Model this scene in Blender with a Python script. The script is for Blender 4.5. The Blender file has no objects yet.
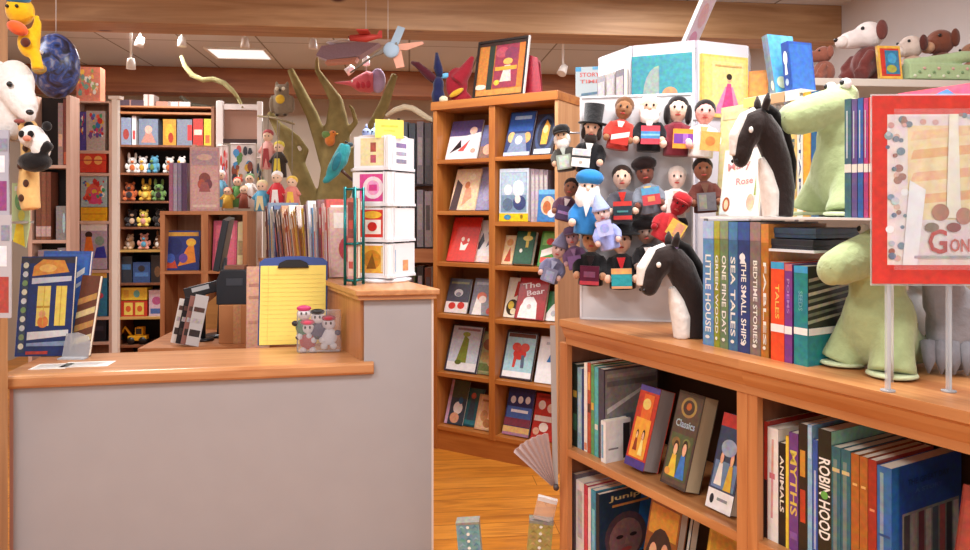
import bpy, bmesh, math, random
from mathutils import Vector, Matrix, Euler
PI = math.pi
S = bpy.context.scene
COL = S.collection
rnd = random.Random(7)
# ---- camera reading of the photograph: pixel <-> world -----------------
H, FPX, CX, CY = 1.40, 720.0, 485.0, 212.0
def P(px, py, Y):
    return Vector(((px-CX)*Y/FPX, Y, H-(py-CY)*Y/FPX))
def RZ(deg): return Matrix.Rotation(math.radians(deg), 4, 'Z')
def RX(deg): return Matrix.Rotation(math.radians(deg), 4, 'X')
def RY(deg): return Matrix.Rotation(math.radians(deg), 4, 'Y')
def T(x, y=0, z=0):
    if not isinstance(x, (int, float)): return Matrix.Translation(Vector(x))
    return Matrix.Translation(Vector((x, y, z)))
def SC(x, y=None, z=None):
    y = x if y is None else y; z = x if z is None else z
    return Matrix.Diagonal((x, y, z, 1))
class Frame:
    "a fixture's own axes: x along its front, y into its depth, z up"
    def __init__(s, ox, oy, deg):
        a = math.radians(deg); s.o = Vector((ox, oy)); s.deg = deg
        s.ex = Vector((math.cos(a), math.sin(a))); s.ey = Vector((-math.sin(a), math.cos(a)))
        s.M = T(ox, oy, 0) @ RZ(deg)
    def at(s, px, yl):
        k = (px-CX)/FPX
        return -(s.o.x+yl*s.ey.x-k*(s.o.y+yl*s.ey.y))/(s.ex.x-k*s.ex.y)
    def depth(s, px, yl):
        return s.o.y + s.at(px, yl)*s.ex.y + yl*s.ey.y
    def z(s, px, py, yl):
        return H-(py-CY)*s.depth(px, yl)/FPX
    def L(s, x, y, z): return s.M @ T(x, y, z)
# ---- materials ---------------------------------------------------------
def lin(c):
    if isinstance(c, str):
        c = c.lstrip('#'); c = tuple(int(c[i:i+2], 16) for i in (0, 2, 4))
    return tuple(((v/255)/12.92 if v/255 <= .04045 else ((v/255+.055)/1.055)**2.4) for v in c[:3]) + (1,)
_mc = {}
def mat(c, kind='paper'):
    key = (c if isinstance(c, str) else tuple(c), kind)
    if key in _mc: return _mc[key]
    m = bpy.data.materials.new('%s_%s' % (kind, key[0] if isinstance(c, str) else '%02x%02x%02x' % tuple(int(v) for v in c)))
    m.use_nodes = True
    nt = m.node_tree; N = nt.nodes; L = nt.links
    b = N['Principled BSDF']; col = lin(c)
    rough, var, sc, bump = {'paper': (.55, .06, 9, 0), 'gloss': (.3, .2, 38, 0), 'plush': (.95, .16, 60, .35), 'cloth': (.9, .12, 90, .2),
        'plastic': (.35, .04, 6, 0), 'metal': (.35, .05, 12, 0), 'paint': (.5, .05, 7, .03), 'wood': (.42, .25, 1, .06), 'bark': (.9, .45, 14, .6),
        'dark': (.7, .1, 8, 0), 'tile': (.9, .06, 40, .1), 'page': (.8, .1, 3, 0), 'vinyl': (.35, .08, 25, .1)}.get(kind, (.5, .05, 8, 0))
    tc = N.new('ShaderNodeTexCoord'); mp = N.new('ShaderNodeMapping'); L.new(tc.outputs['Object'], mp.inputs['Vector'])
    nz = N.new('ShaderNodeTexNoise'); nz.inputs['Scale'].default_value = sc; nz.inputs['Detail'].default_value = 4
    L.new(mp.outputs['Vector'], nz.inputs['Vector'])
    if kind == 'page': mp.inputs['Scale'].default_value = (60, 200, 4)
    mx = N.new('ShaderNodeMix'); mx.data_type = 'RGBA'
    mx.inputs[6].default_value = tuple(v*(1-var) for v in col[:3])+(1,)
    mx.inputs[7].default_value = tuple(min(1, v*(1+var)) for v in col[:3])+(1,)
    L.new(nz.outputs['Fac'], mx.inputs[0]); out = mx.outputs[2]
    if kind == 'gloss':   # printed card: fine multicoloured mottling of the ink
        n2 = N.new('ShaderNodeTexNoise'); n2.inputs['Scale'].default_value = 70; n2.inputs['Detail'].default_value = 3; L.new(tc.outputs['Object'], n2.inputs['Vector'])
        m2 = N.new('ShaderNodeMix'); m2.data_type = 'RGBA'; m2.blend_type = 'OVERLAY'; m2.inputs[0].default_value = .55
        L.new(out, m2.inputs[6]); L.new(n2.outputs['Color'], m2.inputs[7]); out = m2.outputs[2]
    L.new(out, b.inputs['Base Color'])
    b.inputs['Roughness'].default_value = rough
    b.inputs['Specular IOR Level'].default_value = .5 if rough < .5 else .25
    if kind == 'metal': b.inputs['Metallic'].default_value = .7
    if kind in ('plush', 'cloth'):
        b.inputs['Sheen Weight'].default_value = .3; b.inputs['Specular IOR Level'].default_value = .1
    if bump:
        bp = N.new('ShaderNodeBump'); bp.inputs['Strength'].default_value = bump; bp.inputs['Distance'].default_value = .01
        L.new(nz.outputs['Fac'], bp.inputs['Height']); L.new(bp.outputs['Normal'], b.inputs['Normal'])
    _mc[key] = m; return m
def wood(c1, c2, axis='x', scale=1.0, rough=.4, knots=False):
    key = ('wood', c1, c2, axis, scale, rough, knots)
    if key in _mc: return _mc[key]
    m = bpy.data.materials.new('wood_%s_%s' % (c1.strip('#'), axis)); m.use_nodes = True
    nt = m.node_tree; N = nt.nodes; L = nt.links; b = N['Principled BSDF']
    tc = N.new('ShaderNodeTexCoord'); mp = N.new('ShaderNodeMapping'); L.new(tc.outputs['Object'], mp.inputs['Vector'])
    s = {'x': (1.2, 16, 16), 'y': (16, 1.2, 16), 'z': (16, 16, 1.2)}[axis]
    mp.inputs['Scale'].default_value = tuple(v*scale for v in s)
    n1 = N.new('ShaderNodeTexNoise'); n1.inputs['Scale'].default_value = 1.6; n1.inputs['Detail'].default_value = 6; n1.inputs['Distortion'].default_value = .9
    L.new(mp.outputs['Vector'], n1.inputs['Vector'])
    rp = N.new('ShaderNodeValToRGB'); L.new(n1.outputs['Fac'], rp.inputs['Fac'])
    rp.color_ramp.elements[0].position = .3; rp.color_ramp.elements[0].color = lin(c1)
    rp.color_ramp.elements[1].position = .68; rp.color_ramp.elements[1].color = lin(c2)
    out = rp.outputs['Color']
    if knots:
        vo = N.new('ShaderNodeTexVoronoi'); vo.inputs['Scale'].default_value = 1.7
        m2 = N.new('ShaderNodeMapping'); m2.inputs['Scale'].default_value = tuple(1 if v < 5 else 2.2 for v in s)
        L.new(tc.outputs['Object'], m2.inputs['Vector']); L.new(m2.outputs['Vector'], vo.inputs['Vector'])
        r2 = N.new('ShaderNodeValToRGB'); r2.color_ramp.elements[0].position = .05; r2.color_ramp.elements[0].color = (1, 1, 1, 1)
        r2.color_ramp.elements[1].position = .1; r2.color_ramp.elements[1].color = (0, 0, 0, 1)
        L.new(vo.outputs['Distance'], r2.inputs['Fac'])
        mx = N.new('ShaderNodeMix'); mx.data_type = 'RGBA'; L.new(r2.outputs['Color'], mx.inputs[0])
        L.new(out, mx.inputs[6]); mx.inputs[7].default_value = lin('#5a2f18'); out = mx.outputs[2]
    L.new(out, b.inputs['Base Color']); b.inputs['Roughness'].default_value = rough
    bp = N.new('ShaderNodeBump'); bp.inputs['Strength'].default_value = .08; bp.inputs['Distance'].default_value = .004
    L.new(n1.outputs['Fac'], bp.inputs['Height']); L.new(bp.outputs['Normal'], b.inputs['Normal'])
    _mc[key] = m; return m
def emis(c, st):
    key = ('emis', c, st)
    if key in _mc: return _mc[key]
    m = bpy.data.materials.new('lamp_glow_%s' % c.strip('#')); m.use_nodes = True
    b = m.node_tree.nodes['Principled BSDF']; b.inputs['Base Color'].default_value = lin(c)
    b.inputs['Emission Color'].default_value = lin(c); b.inputs['Emission Strength'].default_value = st
    _mc[key] = m; return m
def clear(c='#f4f8fa', alpha=.18, rough=.08):
    key = ('clear', c, alpha)
    if key in _mc: return _mc[key]
    m = bpy.data.materials.new('clear_acrylic'); m.use_nodes = True
    nt = m.node_tree; N = nt.nodes; L = nt.links; N.remove(N['Principled BSDF'])
    t = N.new('ShaderNodeBsdfTransparent'); g = N.new('ShaderNodeBsdfPrincipled'); mx = N.new('ShaderNodeMixShader')
    g.inputs['Base Color'].default_value = lin(c); g.inputs['Roughness'].default_value = rough
    fr = N.new('ShaderNodeFresnel'); fr.inputs['IOR'].default_value = 1.45
    ad = N.new('ShaderNodeMath'); ad.operation = 'ADD'; ad.use_clamp = True; ad.inputs[1].default_value = alpha
    L.new(fr.outputs['Fac'], ad.inputs[0]); L.new(ad.outputs[0], mx.inputs['Fac'])
    L.new(t.outputs[0], mx.inputs[1]); L.new(g.outputs[0], mx.inputs[2]); L.new(mx.outputs[0], N['Material Output'].inputs['Surface'])
    _mc[key] = m; return m
# ---- mesh builder ------------------------------------------------------
def frame_of(d):
    d = d.normalized(); u = Vector((0, 0, 1)) if abs(d.z) < .9 else Vector((1, 0, 0))
    a = d.cross(u).normalized(); return a, d.cross(a).normalized()
_tx = {}
def text_geo(s, bold=True):
    if s in _tx: return _tx[s]
    cu = bpy.data.curves.new('lettering', 'FONT'); cu.body = s; cu.size = 1; cu.align_x = 'CENTER'; cu.align_y = 'CENTER'
    cu.resolution_u = 2
    if bold: cu.offset = .018
    o = bpy.data.objects.new('lettering', cu); me = bpy.data.meshes.new_from_object(o)
    vs = [v.co.copy() for v in me.vertices]; fs = [tuple(p.vertices) for p in me.polygons]
    if vs:
        xs = [v.x for v in vs]; ys = [v.y for v in vs]; cx, cy = (min(xs)+max(xs))/2, (min(ys)+max(ys))/2
        for v in vs: v.x -= cx; v.y -= cy
        ext = (max(xs)-min(xs), max(ys)-min(ys))
    else: ext = (1, 1)
    bpy.data.objects.remove(o); bpy.data.meshes.remove(me); bpy.data.curves.remove(cu)
    _tx[s] = (vs, fs, ext); return _tx[s]
class MB:
    def __init__(s): s.v = []; s.f = []; s.mi = []; s.sm = []; s.mats = []
    def idx(s, m):
        if m not in s.mats: s.mats.append(m)
        return s.mats.index(m)
    def add(s, vs, fs, m, smooth=False, M=None):
        b = len(s.v); i = s.idx(m)
        s.v += [(M @ Vector(v)) if M is not None else Vector(v) for v in vs]
        for f in fs: s.f.append(tuple(b+k for k in f)); s.mi.append(i); s.sm.append(smooth)
        return s
    def box(s, x0, y0, z0, x1, y1, z1, m, M=None):
        vs = [(x0, y0, z0), (x1, y0, z0), (x1, y1, z0), (x0, y1, z0), (x0, y0, z1), (x1, y0, z1), (x1, y1, z1), (x0, y1, z1)]
        return s.add(vs, [(0, 3, 2, 1), (4, 5, 6, 7), (0, 1, 5, 4), (1, 2, 6, 5), (2, 3, 7, 6), (3, 0, 4, 7)], m, False, M)
    def tube(s, pts, rad, m, n=10, M=None, caps=True):
        pts = [Vector(p) for p in pts]
        if isinstance(rad, (int, float)): rad = [rad]*len(pts)
        vs = []; fs = []; pa = None
        for i, p in enumerate(pts):
            d = (pts[min(i+1, len(pts)-1)]-pts[max(i-1, 0)])
            if d.length < 1e-9: d = Vector((0, 0, 1))
            d.normalize()
            if pa is None: a, b = frame_of(d)
            else:
                a = (pa-d*pa.dot(d)).normalized(); b = d.cross(a)
            pa = a
            for k in range(n):
                t = 2*PI*k/n; vs.append(p+(a*math.cos(t)+b*math.sin(t))*rad[i])
        for i in range(len(pts)-1):
            for k in range(n): fs.append((i*n+k, i*n+(k+1) % n, (i+1)*n+(k+1) % n, (i+1)*n+k))
        if caps: fs += [tuple(range(n-1, -1, -1)), tuple((len(pts)-1)*n+k for k in range(n))]
        return s.add(vs, fs, m, True, M)
    def cyl(s, p0, p1, r, m, n=14, r1=None, M=None): return s.tube([p0, p1], [r, r if r1 is None else r1], m, n, M)
    def ell(s, c, r, m, M=None, n=14, k=9, R=None):
        if isinstance(r, (int, float)): r = (r, r, r)
        vs = []; fs = []; c = Vector(c)
        for i in range(k+1):
            t = PI*i/k
            for j in range(n):
                p = 2*PI*j/n; q = Vector((r[0]*math.sin(t)*math.cos(p), r[1]*math.sin(t)*math.sin(p), r[2]*math.cos(t)))
                vs.append(c+((R @ q) if R is not None else q))
        for i in range(k):
            for j in range(n): fs.append((i*n+j, (i+1)*n+j, (i+1)*n+(j+1) % n, i*n+(j+1) % n))
        return s.add(vs, fs, m, True, M)
    def lathe(s, prof, m, c=(0, 0, 0), n=20, M=None):
        vs = []; fs = []
        for r, z in prof:
            for j in range(n):
                p = 2*PI*j/n; vs.append((c[0]+r*math.cos(p), c[1]+r*math.sin(p), c[2]+z))
        for i in range(len(prof)-1):
            for j in range(n): fs.append((i*n+j, i*n+(j+1) % n, (i+1)*n+(j+1) % n, (i+1)*n+j))
        fs += [tuple(range(n-1, -1, -1)), tuple((len(prof)-1)*n+j for j in range(n))]
        return s.add(vs, fs, m, True, M)
    def prism(s, poly, h, m, M=None, smooth=False):
        "poly in local x,z; extruded along +y by h"
        n = len(poly); vs = [(x, 0, z) for x, z in poly]+[(x, h, z) for x, z in poly]
        fs = [tuple(range(n)), tuple(range(2*n-1, n-1, -1))]+[(i, n+i, n+(i+1) % n, (i+1) % n) for i in range(n)]
        return s.add(vs, fs, m, smooth, M)
    def sweep(s, prof, x0, x1, m, M=None):
        "profile in y,z swept along x"
        n = len(prof); vs = [(x0, y, z) for y, z in prof]+[(x1, y, z) for y, z in prof]
        fs = [tuple(range(n-1, -1, -1)), tuple(range(n, 2*n))]+[(i, (i+1) % n, n+(i+1) % n, n+i) for i in range(n)]
        return s.add(vs, fs, m, False, M)
    def art(s, items, w, h, face, e=.0004, M=None):
        """flat printed shapes on a face; u,v run 0..1. face(u,v,out)->local point"""
        e = min(e, .003/max(1, len(items)))
        for k, it in enumerate(items):
            o = e*(k+1); q = it[0]; c = mat(it[-1], 'gloss') if isinstance(it[-1], (str, tuple)) else it[-1]
            if q == 'r':
                x0, y0, x1, y1 = it[1:5]; ps = [(x0, y0), (x1, y0), (x1, y1), (x0, y1)]
            elif q == 'c':
                cx, cy, rx, ry = it[1:5]; ps = [(cx+rx*math.cos(2*PI*j/18), cy+ry*math.sin(2*PI*j/18)) for j in range(18)]
            elif q == 'p': ps = it[1]
            elif q == 't':
                st, cx, cy, tw, th, rot = it[1:7]
                vs, fs, ex = text_geo(st); a = math.radians(rot); out = []
                for v in vs:
                    x = v.x/ex[0]*tw*w; y = v.y/ex[1]*th*h
                    if rot in (90, -90): x = v.x/ex[0]*th*h; y = v.y/ex[1]*tw*w
                    X = x*math.cos(a)-y*math.sin(a); Y = x*math.sin(a)+y*math.cos(a)
                    out.append(face(cx+X/w, cy+Y/h, o))
                s.add(out, fs, c, False, M); continue
            s.add([face(u, v, o) for u, v in ps], [tuple(range(len(ps)))], c, False, M)
        return s
    def mesh(s, name):
        me = bpy.data.meshes.new(name); me.from_pydata([tuple(v) for v in s.v], [], s.f)
        for m in s.mats: me.materials.append(m)
        me.polygons.foreach_set('material_index', s.mi); me.polygons.foreach_set('use_smooth', s.sm)
        me.update(); return me
    def build(s, name, parent=None, M=None, bevel=0, fix=True):
        me = s.mesh(name)
        o = bpy.data.objects.new(name, me); COL.objects.link(o)
        if parent is not None: o.parent = parent
        if M is not None: o.matrix_local = M
        if bevel:
            b = o.modifiers.new('Bevel', 'BEVEL'); b.width = bevel; b.segments = 2; b.limit_method = 'ANGLE'; b.angle_limit = .7
        return o
def thing(name, label, cat, M, group=None):
    o = bpy.data.objects.new(name, None); COL.objects.link(o); o.empty_display_size = .05
    o.matrix_world = M; o['label'] = label; o['category'] = cat
    if group: o['group'] = group
    return o
def tag(o, label, cat, group=None):
    o['label'] = label; o['category'] = cat
    if group: o['group'] = group
    return o
def struct(o): o['kind'] = 'structure'; return o
def blob(mb, name, m, parent=None, M=None, voxel=.006, smooth=6, dec=0):
    "fuse the overlapping solids of mb into one smooth skin"
    me = mb.mesh('tmp'); o = bpy.data.objects.new('tmp', me); COL.objects.link(o)
    r = o.modifiers.new('r', 'REMESH'); r.mode = 'VOXEL'; r.voxel_size = voxel
    if smooth:
        k = o.modifiers.new('s', 'SMOOTH'); k.iterations = smooth; k.factor = .5
    bpy.context.view_layer.update()
    ev = o.evaluated_get(bpy.context.evaluated_depsgraph_get())
    nm = bpy.data.meshes.new_from_object(ev); bpy.data.objects.remove(o); bpy.data.meshes.remove(me)
    nm.name = name; nm.materials.clear(); nm.materials.append(m)
    nm.polygons.foreach_set('use_smooth', [True]*len(nm.polygons)); nm.polygons.foreach_set('material_index', [0]*len(nm.polygons))
    o = bpy.data.objects.new(name, nm); COL.objects.link(o)
    if parent is not None: o.parent = parent
    if M is not None: o.matrix_local = M
    return o
ORD = ['first', 'second', 'third', 'fourth', 'fifth', 'sixth', 'seventh', 'eighth', 'ninth', 'tenth', 'eleventh', 'twelfth']
# ---- books -------------------------------------------------------------
PAGE = '#efe6d2'
def book(label, M, w, h, t, cover, art=(), spine=None, sart=(), group=None, page=PAGE, name='picture_book', cat='book', kind='gloss'):
    """stands on its lower edge: x = width from the spine, y = thickness (front cover faces -y), z = height"""
    r = thing(name, label, cat, M, group)
    bt = min(.0016, t*.12); cm = mat(cover, kind); sm = mat(spine, kind) if spine else cm
    c = MB()
    c.box(0, 0, 0, w, bt, h, cm); c.box(0, t-bt, 0, w, t, h, cm); c.box(-.0006, 0, 0, bt, t, h, sm)
    c.art(art, w, h, lambda u, v, o: (u*w, -o, v*h))
    c.art(sart, t, h, lambda u, v, o: (-.0006-o, t-u*t, v*h))
    c.build('cover', r)
    MB().box(bt, bt*1.01, .002, w-.002, t-bt*1.01, h-.0012, mat(page, 'page')).build('page_block', r)
    return r
def fig(x, y, s, body, skin='#e8b48c', hair='#3a2418', k=1.0):
    "small printed figure: body, head, hair"
    return [('p', [(x-s*.5, y), (x+s*.5, y), (x+s*.22, y+s*.95*k), (x-s*.22, y+s*.95*k)], body),
            ('c', x, y+s*1.25*k, s*.3, s*.33*k, hair), ('c', x, y+s*1.18*k, s*.22, s*.26*k, skin)]
def spots(seed, n, cols, x0=.05, y0=.05, x1=.95, y1=.95, r0=.04, r1=.12):
    q = random.Random(seed); out = []
    for i in range(n):
        r = q.uniform(r0, r1); cx, cy = q.uniform(x0+r, x1-r), q.uniform(y0+r, y1-r); c = q.choice(cols)
        if q.random() < .5: out.append(('c', cx, cy, r, r*q.uniform(.6, 1.2), c))
        else:
            a = q.uniform(0, PI); out.append(('p', [(cx+r*math.cos(a+2*PI*j/5)*q.uniform(.6, 1.1), cy+r*math.sin(a+2*PI*j/5)*q.uniform(.6, 1.1)) for j in range(5)], c))
    return out
# ---- camera, world, render view ----------------------------------------
cd = bpy.data.cameras.new('camera'); cam = bpy.data.objects.new('camera', cd); COL.objects.link(cam)
cam.location = (0, 0, H); cam.rotation_euler = (PI/2, 0, 0)
cd.sensor_width = 36; cd.lens = FPX/970*36; cd.shift_y = -(275-CY)/970; cd.clip_start = .05
S.camera = cam
S.view_settings.view_transform = 'Standard'; S.view_settings.look = 'None'; S.view_settings.exposure = 0.0; S.view_settings.gamma = 1
w = bpy.data.worlds.new('daylight'); S.world = w; w.use_nodes = True
w.node_tree.nodes['Background'].inputs[0].default_value = (.93, .95, 1, 1); w.node_tree.nodes['Background'].inputs[1].default_value = .9
RM = Frame(0, 0, 6.0)
CEIL = 2.8
XR = RM.at(842, 4.6); XL = -3.75; YB = 7.95
BEAM = ('#a8703f', '#cf9a62')
# ---- shell ---------------------------------------------------------------
def planks(c1, c2, c3):
    m = bpy.data.materials.new('floor_planks'); m.use_nodes = True
    nt = m.node_tree; N = nt.nodes; L = nt.links; b = N['Principled BSDF']
    tc = N.new('ShaderNodeTexCoord'); br = N.new('ShaderNodeTexBrick')
    br.inputs['Scale'].default_value = 1; br.inputs['Brick Width'].default_value = 1.3; br.inputs['Row Height'].default_value = .14
    br.inputs['Mortar Size'].default_value = .002; br.inputs['Color1'].default_value = lin(c1); br.inputs['Color2'].default_value = lin(c2); br.inputs['Mortar'].default_value = lin('#7a4516')
    L.new(tc.outputs['Object'], br.inputs['Vector'])
    mp = N.new('ShaderNodeMapping'); mp.inputs['Scale'].default_value = (1.5, 14, 1); L.new(tc.outputs['Object'], mp.inputs['Vector'])
    nz = N.new('ShaderNodeTexNoise'); nz.inputs['Scale'].default_value = 2; nz.inputs['Detail'].default_value = 6; nz.inputs['Distortion'].default_value = 1.2
    L.new(mp.outputs['Vector'], nz.inputs['Vector'])
    rp = N.new('ShaderNodeValToRGB'); rp.color_ramp.elements[0].position = .42; rp.color_ramp.elements[1].position = .75
    rp.color_ramp.elements[0].color = (0, 0, 0, 1); rp.color_ramp.elements[1].color = (.75, .75, .75, 1)
    L.new(nz.outputs['Fac'], rp.inputs['Fac'])
    mx = N.new('ShaderNodeMix'); mx.data_type = 'RGBA'; L.new(rp.outputs['Color'], mx.inputs[0]); L.new(br.outputs['Color'], mx.inputs[6]); mx.inputs[7].default_value = lin(c3)
    L.new(mx.outputs[2], b.inputs['Base Color']); b.inputs['Roughness'].default_value = .3
    return m
def tiles():
    m = bpy.data.materials.new('ceiling_tile'); m.use_nodes = True
    nt = m.node_tree; N = nt.nodes; L = nt.links; b = N['Principled BSDF']
    tc = N.new('ShaderNodeTexCoord'); br = N.new('ShaderNodeTexBrick'); br.offset = 0
    br.inputs['Scale'].default_value = 1; br.inputs['Brick Width'].default_value = .61; br.inputs['Row Height'].default_value = 1.22
    br.inputs['Mortar Size'].default_value = .008; br.inputs['Color1'].default_value = lin('#cfd0d2'); br.inputs['Color2'].default_value = lin('#c9cacc'); br.inputs['Mortar'].default_value = lin('#8a8680')
    L.new(tc.outputs['Object'], br.inputs['Vector']); L.new(br.outputs['Color'], b.inputs['Base Color']); b.inputs['Roughness'].default_value = .9
    return m
struct(MB().box(XL-.1, -2.5, -.1, XR+.1, YB+.1, 0, planks('#dd9238', '#cb7e28', '#965620')).build('floor', M=RM.M))
struct(MB().box(XL-.1, -2.5, CEIL, XR+.1, YB+.1, CEIL+.1, tiles()).build('ceiling', M=RM.M))
struct(MB().box(XL-.1, YB, 0, XR+.1, YB+.1, CEIL, mat('#cdbfae', 'paint')).build('wall_back', M=RM.M))
struct(MB().box(XL-.1, -2.5, 0, XL, YB, CEIL, mat('#c9bcae', 'paint')).build('wall_left', M=RM.M))
struct(MB().box(XR, -2.5, 0, XR+.1, YB, CEIL, mat('#d2cfd0', 'paint')).build('wall_right', M=RM.M))
bw = wood('#a0764f', '#c29a70', 'x', .7, .5, True)
struct(MB().box(XL, 4.6, 2.556, XR, 4.87, CEIL, bw).build('trim_1', M=RM.M, bevel=.006))
struct(MB().box(XL, 7.2, 2.55, XR, 7.45, CEIL, wood('#84482a', '#a2663e', 'x', .7, .6)).build('trim_2', M=RM.M, bevel=.006))
# wooden door-post by the left wall, close to the camera
struct(MB().box(-.16, 0, 0, 0, .05, CEIL, wood('#9a6a44', '#b98a5c', 'z', .8, .5)).build('trim_3', M=T(P(-1, 0, 2.55).x, 2.55, 0), bevel=.004))
# ---- lamps ---------------------------------------------------------------
def area(name, loc, sx, sy, e, col=(1, .93, .84), rot=(0, 0, 0)):
    l = bpy.data.lights.new(name, 'AREA'); l.shape = 'RECTANGLE'; l.size = sx; l.size_y = sy; l.energy = e; l.color = col
    o = bpy.data.objects.new(name, l); COL.objects.link(o); o.location = loc; o.rotation_euler = rot; return o
def ceiling_light(label, p0):
    t = thing('ceiling_light', label, 'ceiling light', RM.M @ T(*p0) @ SC(.86, .7, 1))
    f = MB()
    for x0, y0, x1, y1 in ((0, 0, .6, .03), (0, .57, .6, .6), (0, .03, .03, .57), (.57, .03, .6, .57)): f.box(x0, y0, -.015, x1, y1, 0, mat('#e8e4de', 'paint'))
    f.build('frame', t)
    MB().box(.03, .03, -.008, .57, .57, 0, emis('#f2f6f4', .95)).build('diffuser', t)
q = RM.M.inverted() @ P(203, 58.5, 6.1)
ceiling_light('flat white square light panel set flush in the tiled ceiling', (q.x, q.y, CEIL))
cw = (1, .985, .985)
for i, (x, y, e) in enumerate(((-1.4, 1.2, 46), (.9, 1.6, 46), (.2, 3.2, 40), (-2.4, 3.2, 20), (1.5, 3.9, 20), (-2.1, 5.7, 44), (-.2, 6.0, 34), (1.4, 6.2, 26), (-1.0, -.7, 40), (1, -.7, 40))):
    area('ceiling_fill', RM.M @ Vector((x, y, CEIL-.03)), .6, .6, e, cw, (0, 0, math.radians(6)))  # area lights added under the ceiling for general brightness, most without a fixture
def spotlight(label, px, py, Y, tilt=0, az=0, drop=None, e=0):
    "small white track spotlight: canopy on the ceiling, stem, head, lens"
    p = P(px, py, Y); t = thing('track_spotlight', label, 'spotlight', T(p.x, p.y, CEIL), 'track spotlights on the ceiling')
    d = p.z-CEIL; wh = mat('#efe9e2', 'plastic')
    MB().cyl((0, 0, 0), (0, 0, -.02), .035, wh).build('canopy', t)
    MB().cyl((0, 0, -.02), (0, 0, d+.02), .008, wh).build('stem', t)
    R = T(0, 0, d) @ RZ(az) @ RX(tilt) @ SC(.78)
    MB().lathe([(.018, .05), (.03, .045), (.038, 0), (.042, -.045), (.036, -.045)], wh, M=R).build('head', t)
    MB().cyl((0, 0, -.040), (0, 0, -.044), .035, emis('#fff4e2', 4), M=R).build('lens', t)
spotlight('track spotlight hanging lowest, over the back shelf at far left', 131, 64, 5.1, 0)
spotlight('track spotlight close to the ceiling above the lowest hanging one', 140, 42, 5.3, 25, 60)
spotlight('track spotlight left of the lit ceiling panel', 182, 42, 5.4)
spotlight('track spotlight right of the lit ceiling panel', 245, 43, 5.4)
spotlight('track spotlight just left of the hanging purple kite', 313, 44, 5.4)
spotlight('upright track spotlight under the hanging model glider', 366, 61, 5.6)
spotlight('slanted track spotlight above the pink hanging fish', 350, 70, 5.6, 55, 90)
spotlight('track spotlight behind the framed poster on the middle bookcase', 563, 70, 5.0, -35, -40)
# ======================= right-hand low bookcases =========================
R = Frame(.249, 2.42, -61.0)
TOP = 1.04
U = R.at(747, .03)
WX = wood('#a8683a', '#c68c58', 'x', 1.0, .35); WZ = wood('#a86434', '#c48450', 'z', 1.0, .4); WY = wood('#a8683a', '#c68c58', 'y', 1.0, .35)
WIN = wood('#6e4228', '#86553a', 'z', 1.0, .5)
def low_case(k, label):
    t = thing('low_bookcase', label, 'bookcase', R.L(k*U, 0, 0), 'low display bookcases on the right')
    a = MB(); a.sweep([(0, TOP), (0, TOP-.022), (.006, TOP-.026), (.010, TOP-.03), (.014, TOP-.045), (.022, TOP-.06), (.026, TOP-.066), (.026, TOP-.085), (.05, TOP-.085), (.05, TOP-.02), (.5, TOP-.02), (.5, TOP)], (R.at(559.5, .0) if k == 0 else 0), U, WX)
    a.build('top', t)
    e0, e1, e2, e3 = ((R.at(559.5, .03), R.at(567, .03), R.at(736.5, .03), U) if k == 0 else (0, R.at(757, .03)-U, U-.03, U))
    for x0, x1 in ((e0, e1), (e2, e3)): MB().box(x0, .03, 0, x1, .052, TOP-.085, WZ).build('stile', t, bevel=.002)
    for x in (e0, e3-.018): MB().box(x, .052, 0, x+.018, .5, TOP-.02, WIN).build('side_panel', t)
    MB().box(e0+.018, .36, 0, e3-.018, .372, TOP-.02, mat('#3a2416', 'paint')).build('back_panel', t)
    for z in (.60, .17): MB().box(e0+.018, .034 if z > .3 else .04, z-.026, e3-.018, .36, z, WX).build('shelf', t, bevel=.002)
    MB().box(e1, .045, 0, e2, .06, .144, WX).build('plinth', t)
low_case(0, 'low wooden bookcase under the puppet stand, with a moulded top')
low_case(1, 'nearest low wooden bookcase, below the red framed poster at the right edge')

def spine_book(F, zs, px0, px1, pyt, yl, depth, cover, label, group=None, art=(), sart=(), spine=None, cat='book', name='spine_out_book', page=PAGE, h=None):
    x0, x1 = F.at(px0, yl), F.at(px1, yl)
    hh = h or F.z((px0+px1)/2, pyt, yl)-zs
    return book(label, F.L(x1-.0006, yl, zs) @ RZ(90), depth, hh, x1-x0-.0012, cover, art, spine, sart, group, page, name, cat)
def face_book(F, zs, px0, px1, pyt, yl, t, lean, cover, label, group=None, art=(), spine=None, cat='book', name='face_out_book', page=PAGE, yaw=0, h=None, wd=None):
    x0, x1 = F.at(px0, yl), F.at(px1, yl); a = math.radians(lean); hh = .25
    for _ in range(5):
        hh = (F.z((px0+px1)/2, pyt, yl+hh*math.sin(a))-zs)/math.cos(a)
    if h: hh = h
    return book(label, F.L(x0, yl, zs+t*math.sin(a)+.0005) @ RZ(yaw) @ RX(-lean), wd or x1-x0, hh, t, cover, art, spine, (), group, page, name, cat)
def vt(s, v0, v1, c='#f2f2ee', wdt=.62, u=.5, down=True):
    "lettering running down a spine"
    return ('t', s, u, (v0+v1)/2, v1-v0, wdt, -90 if down else 90, c)
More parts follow.
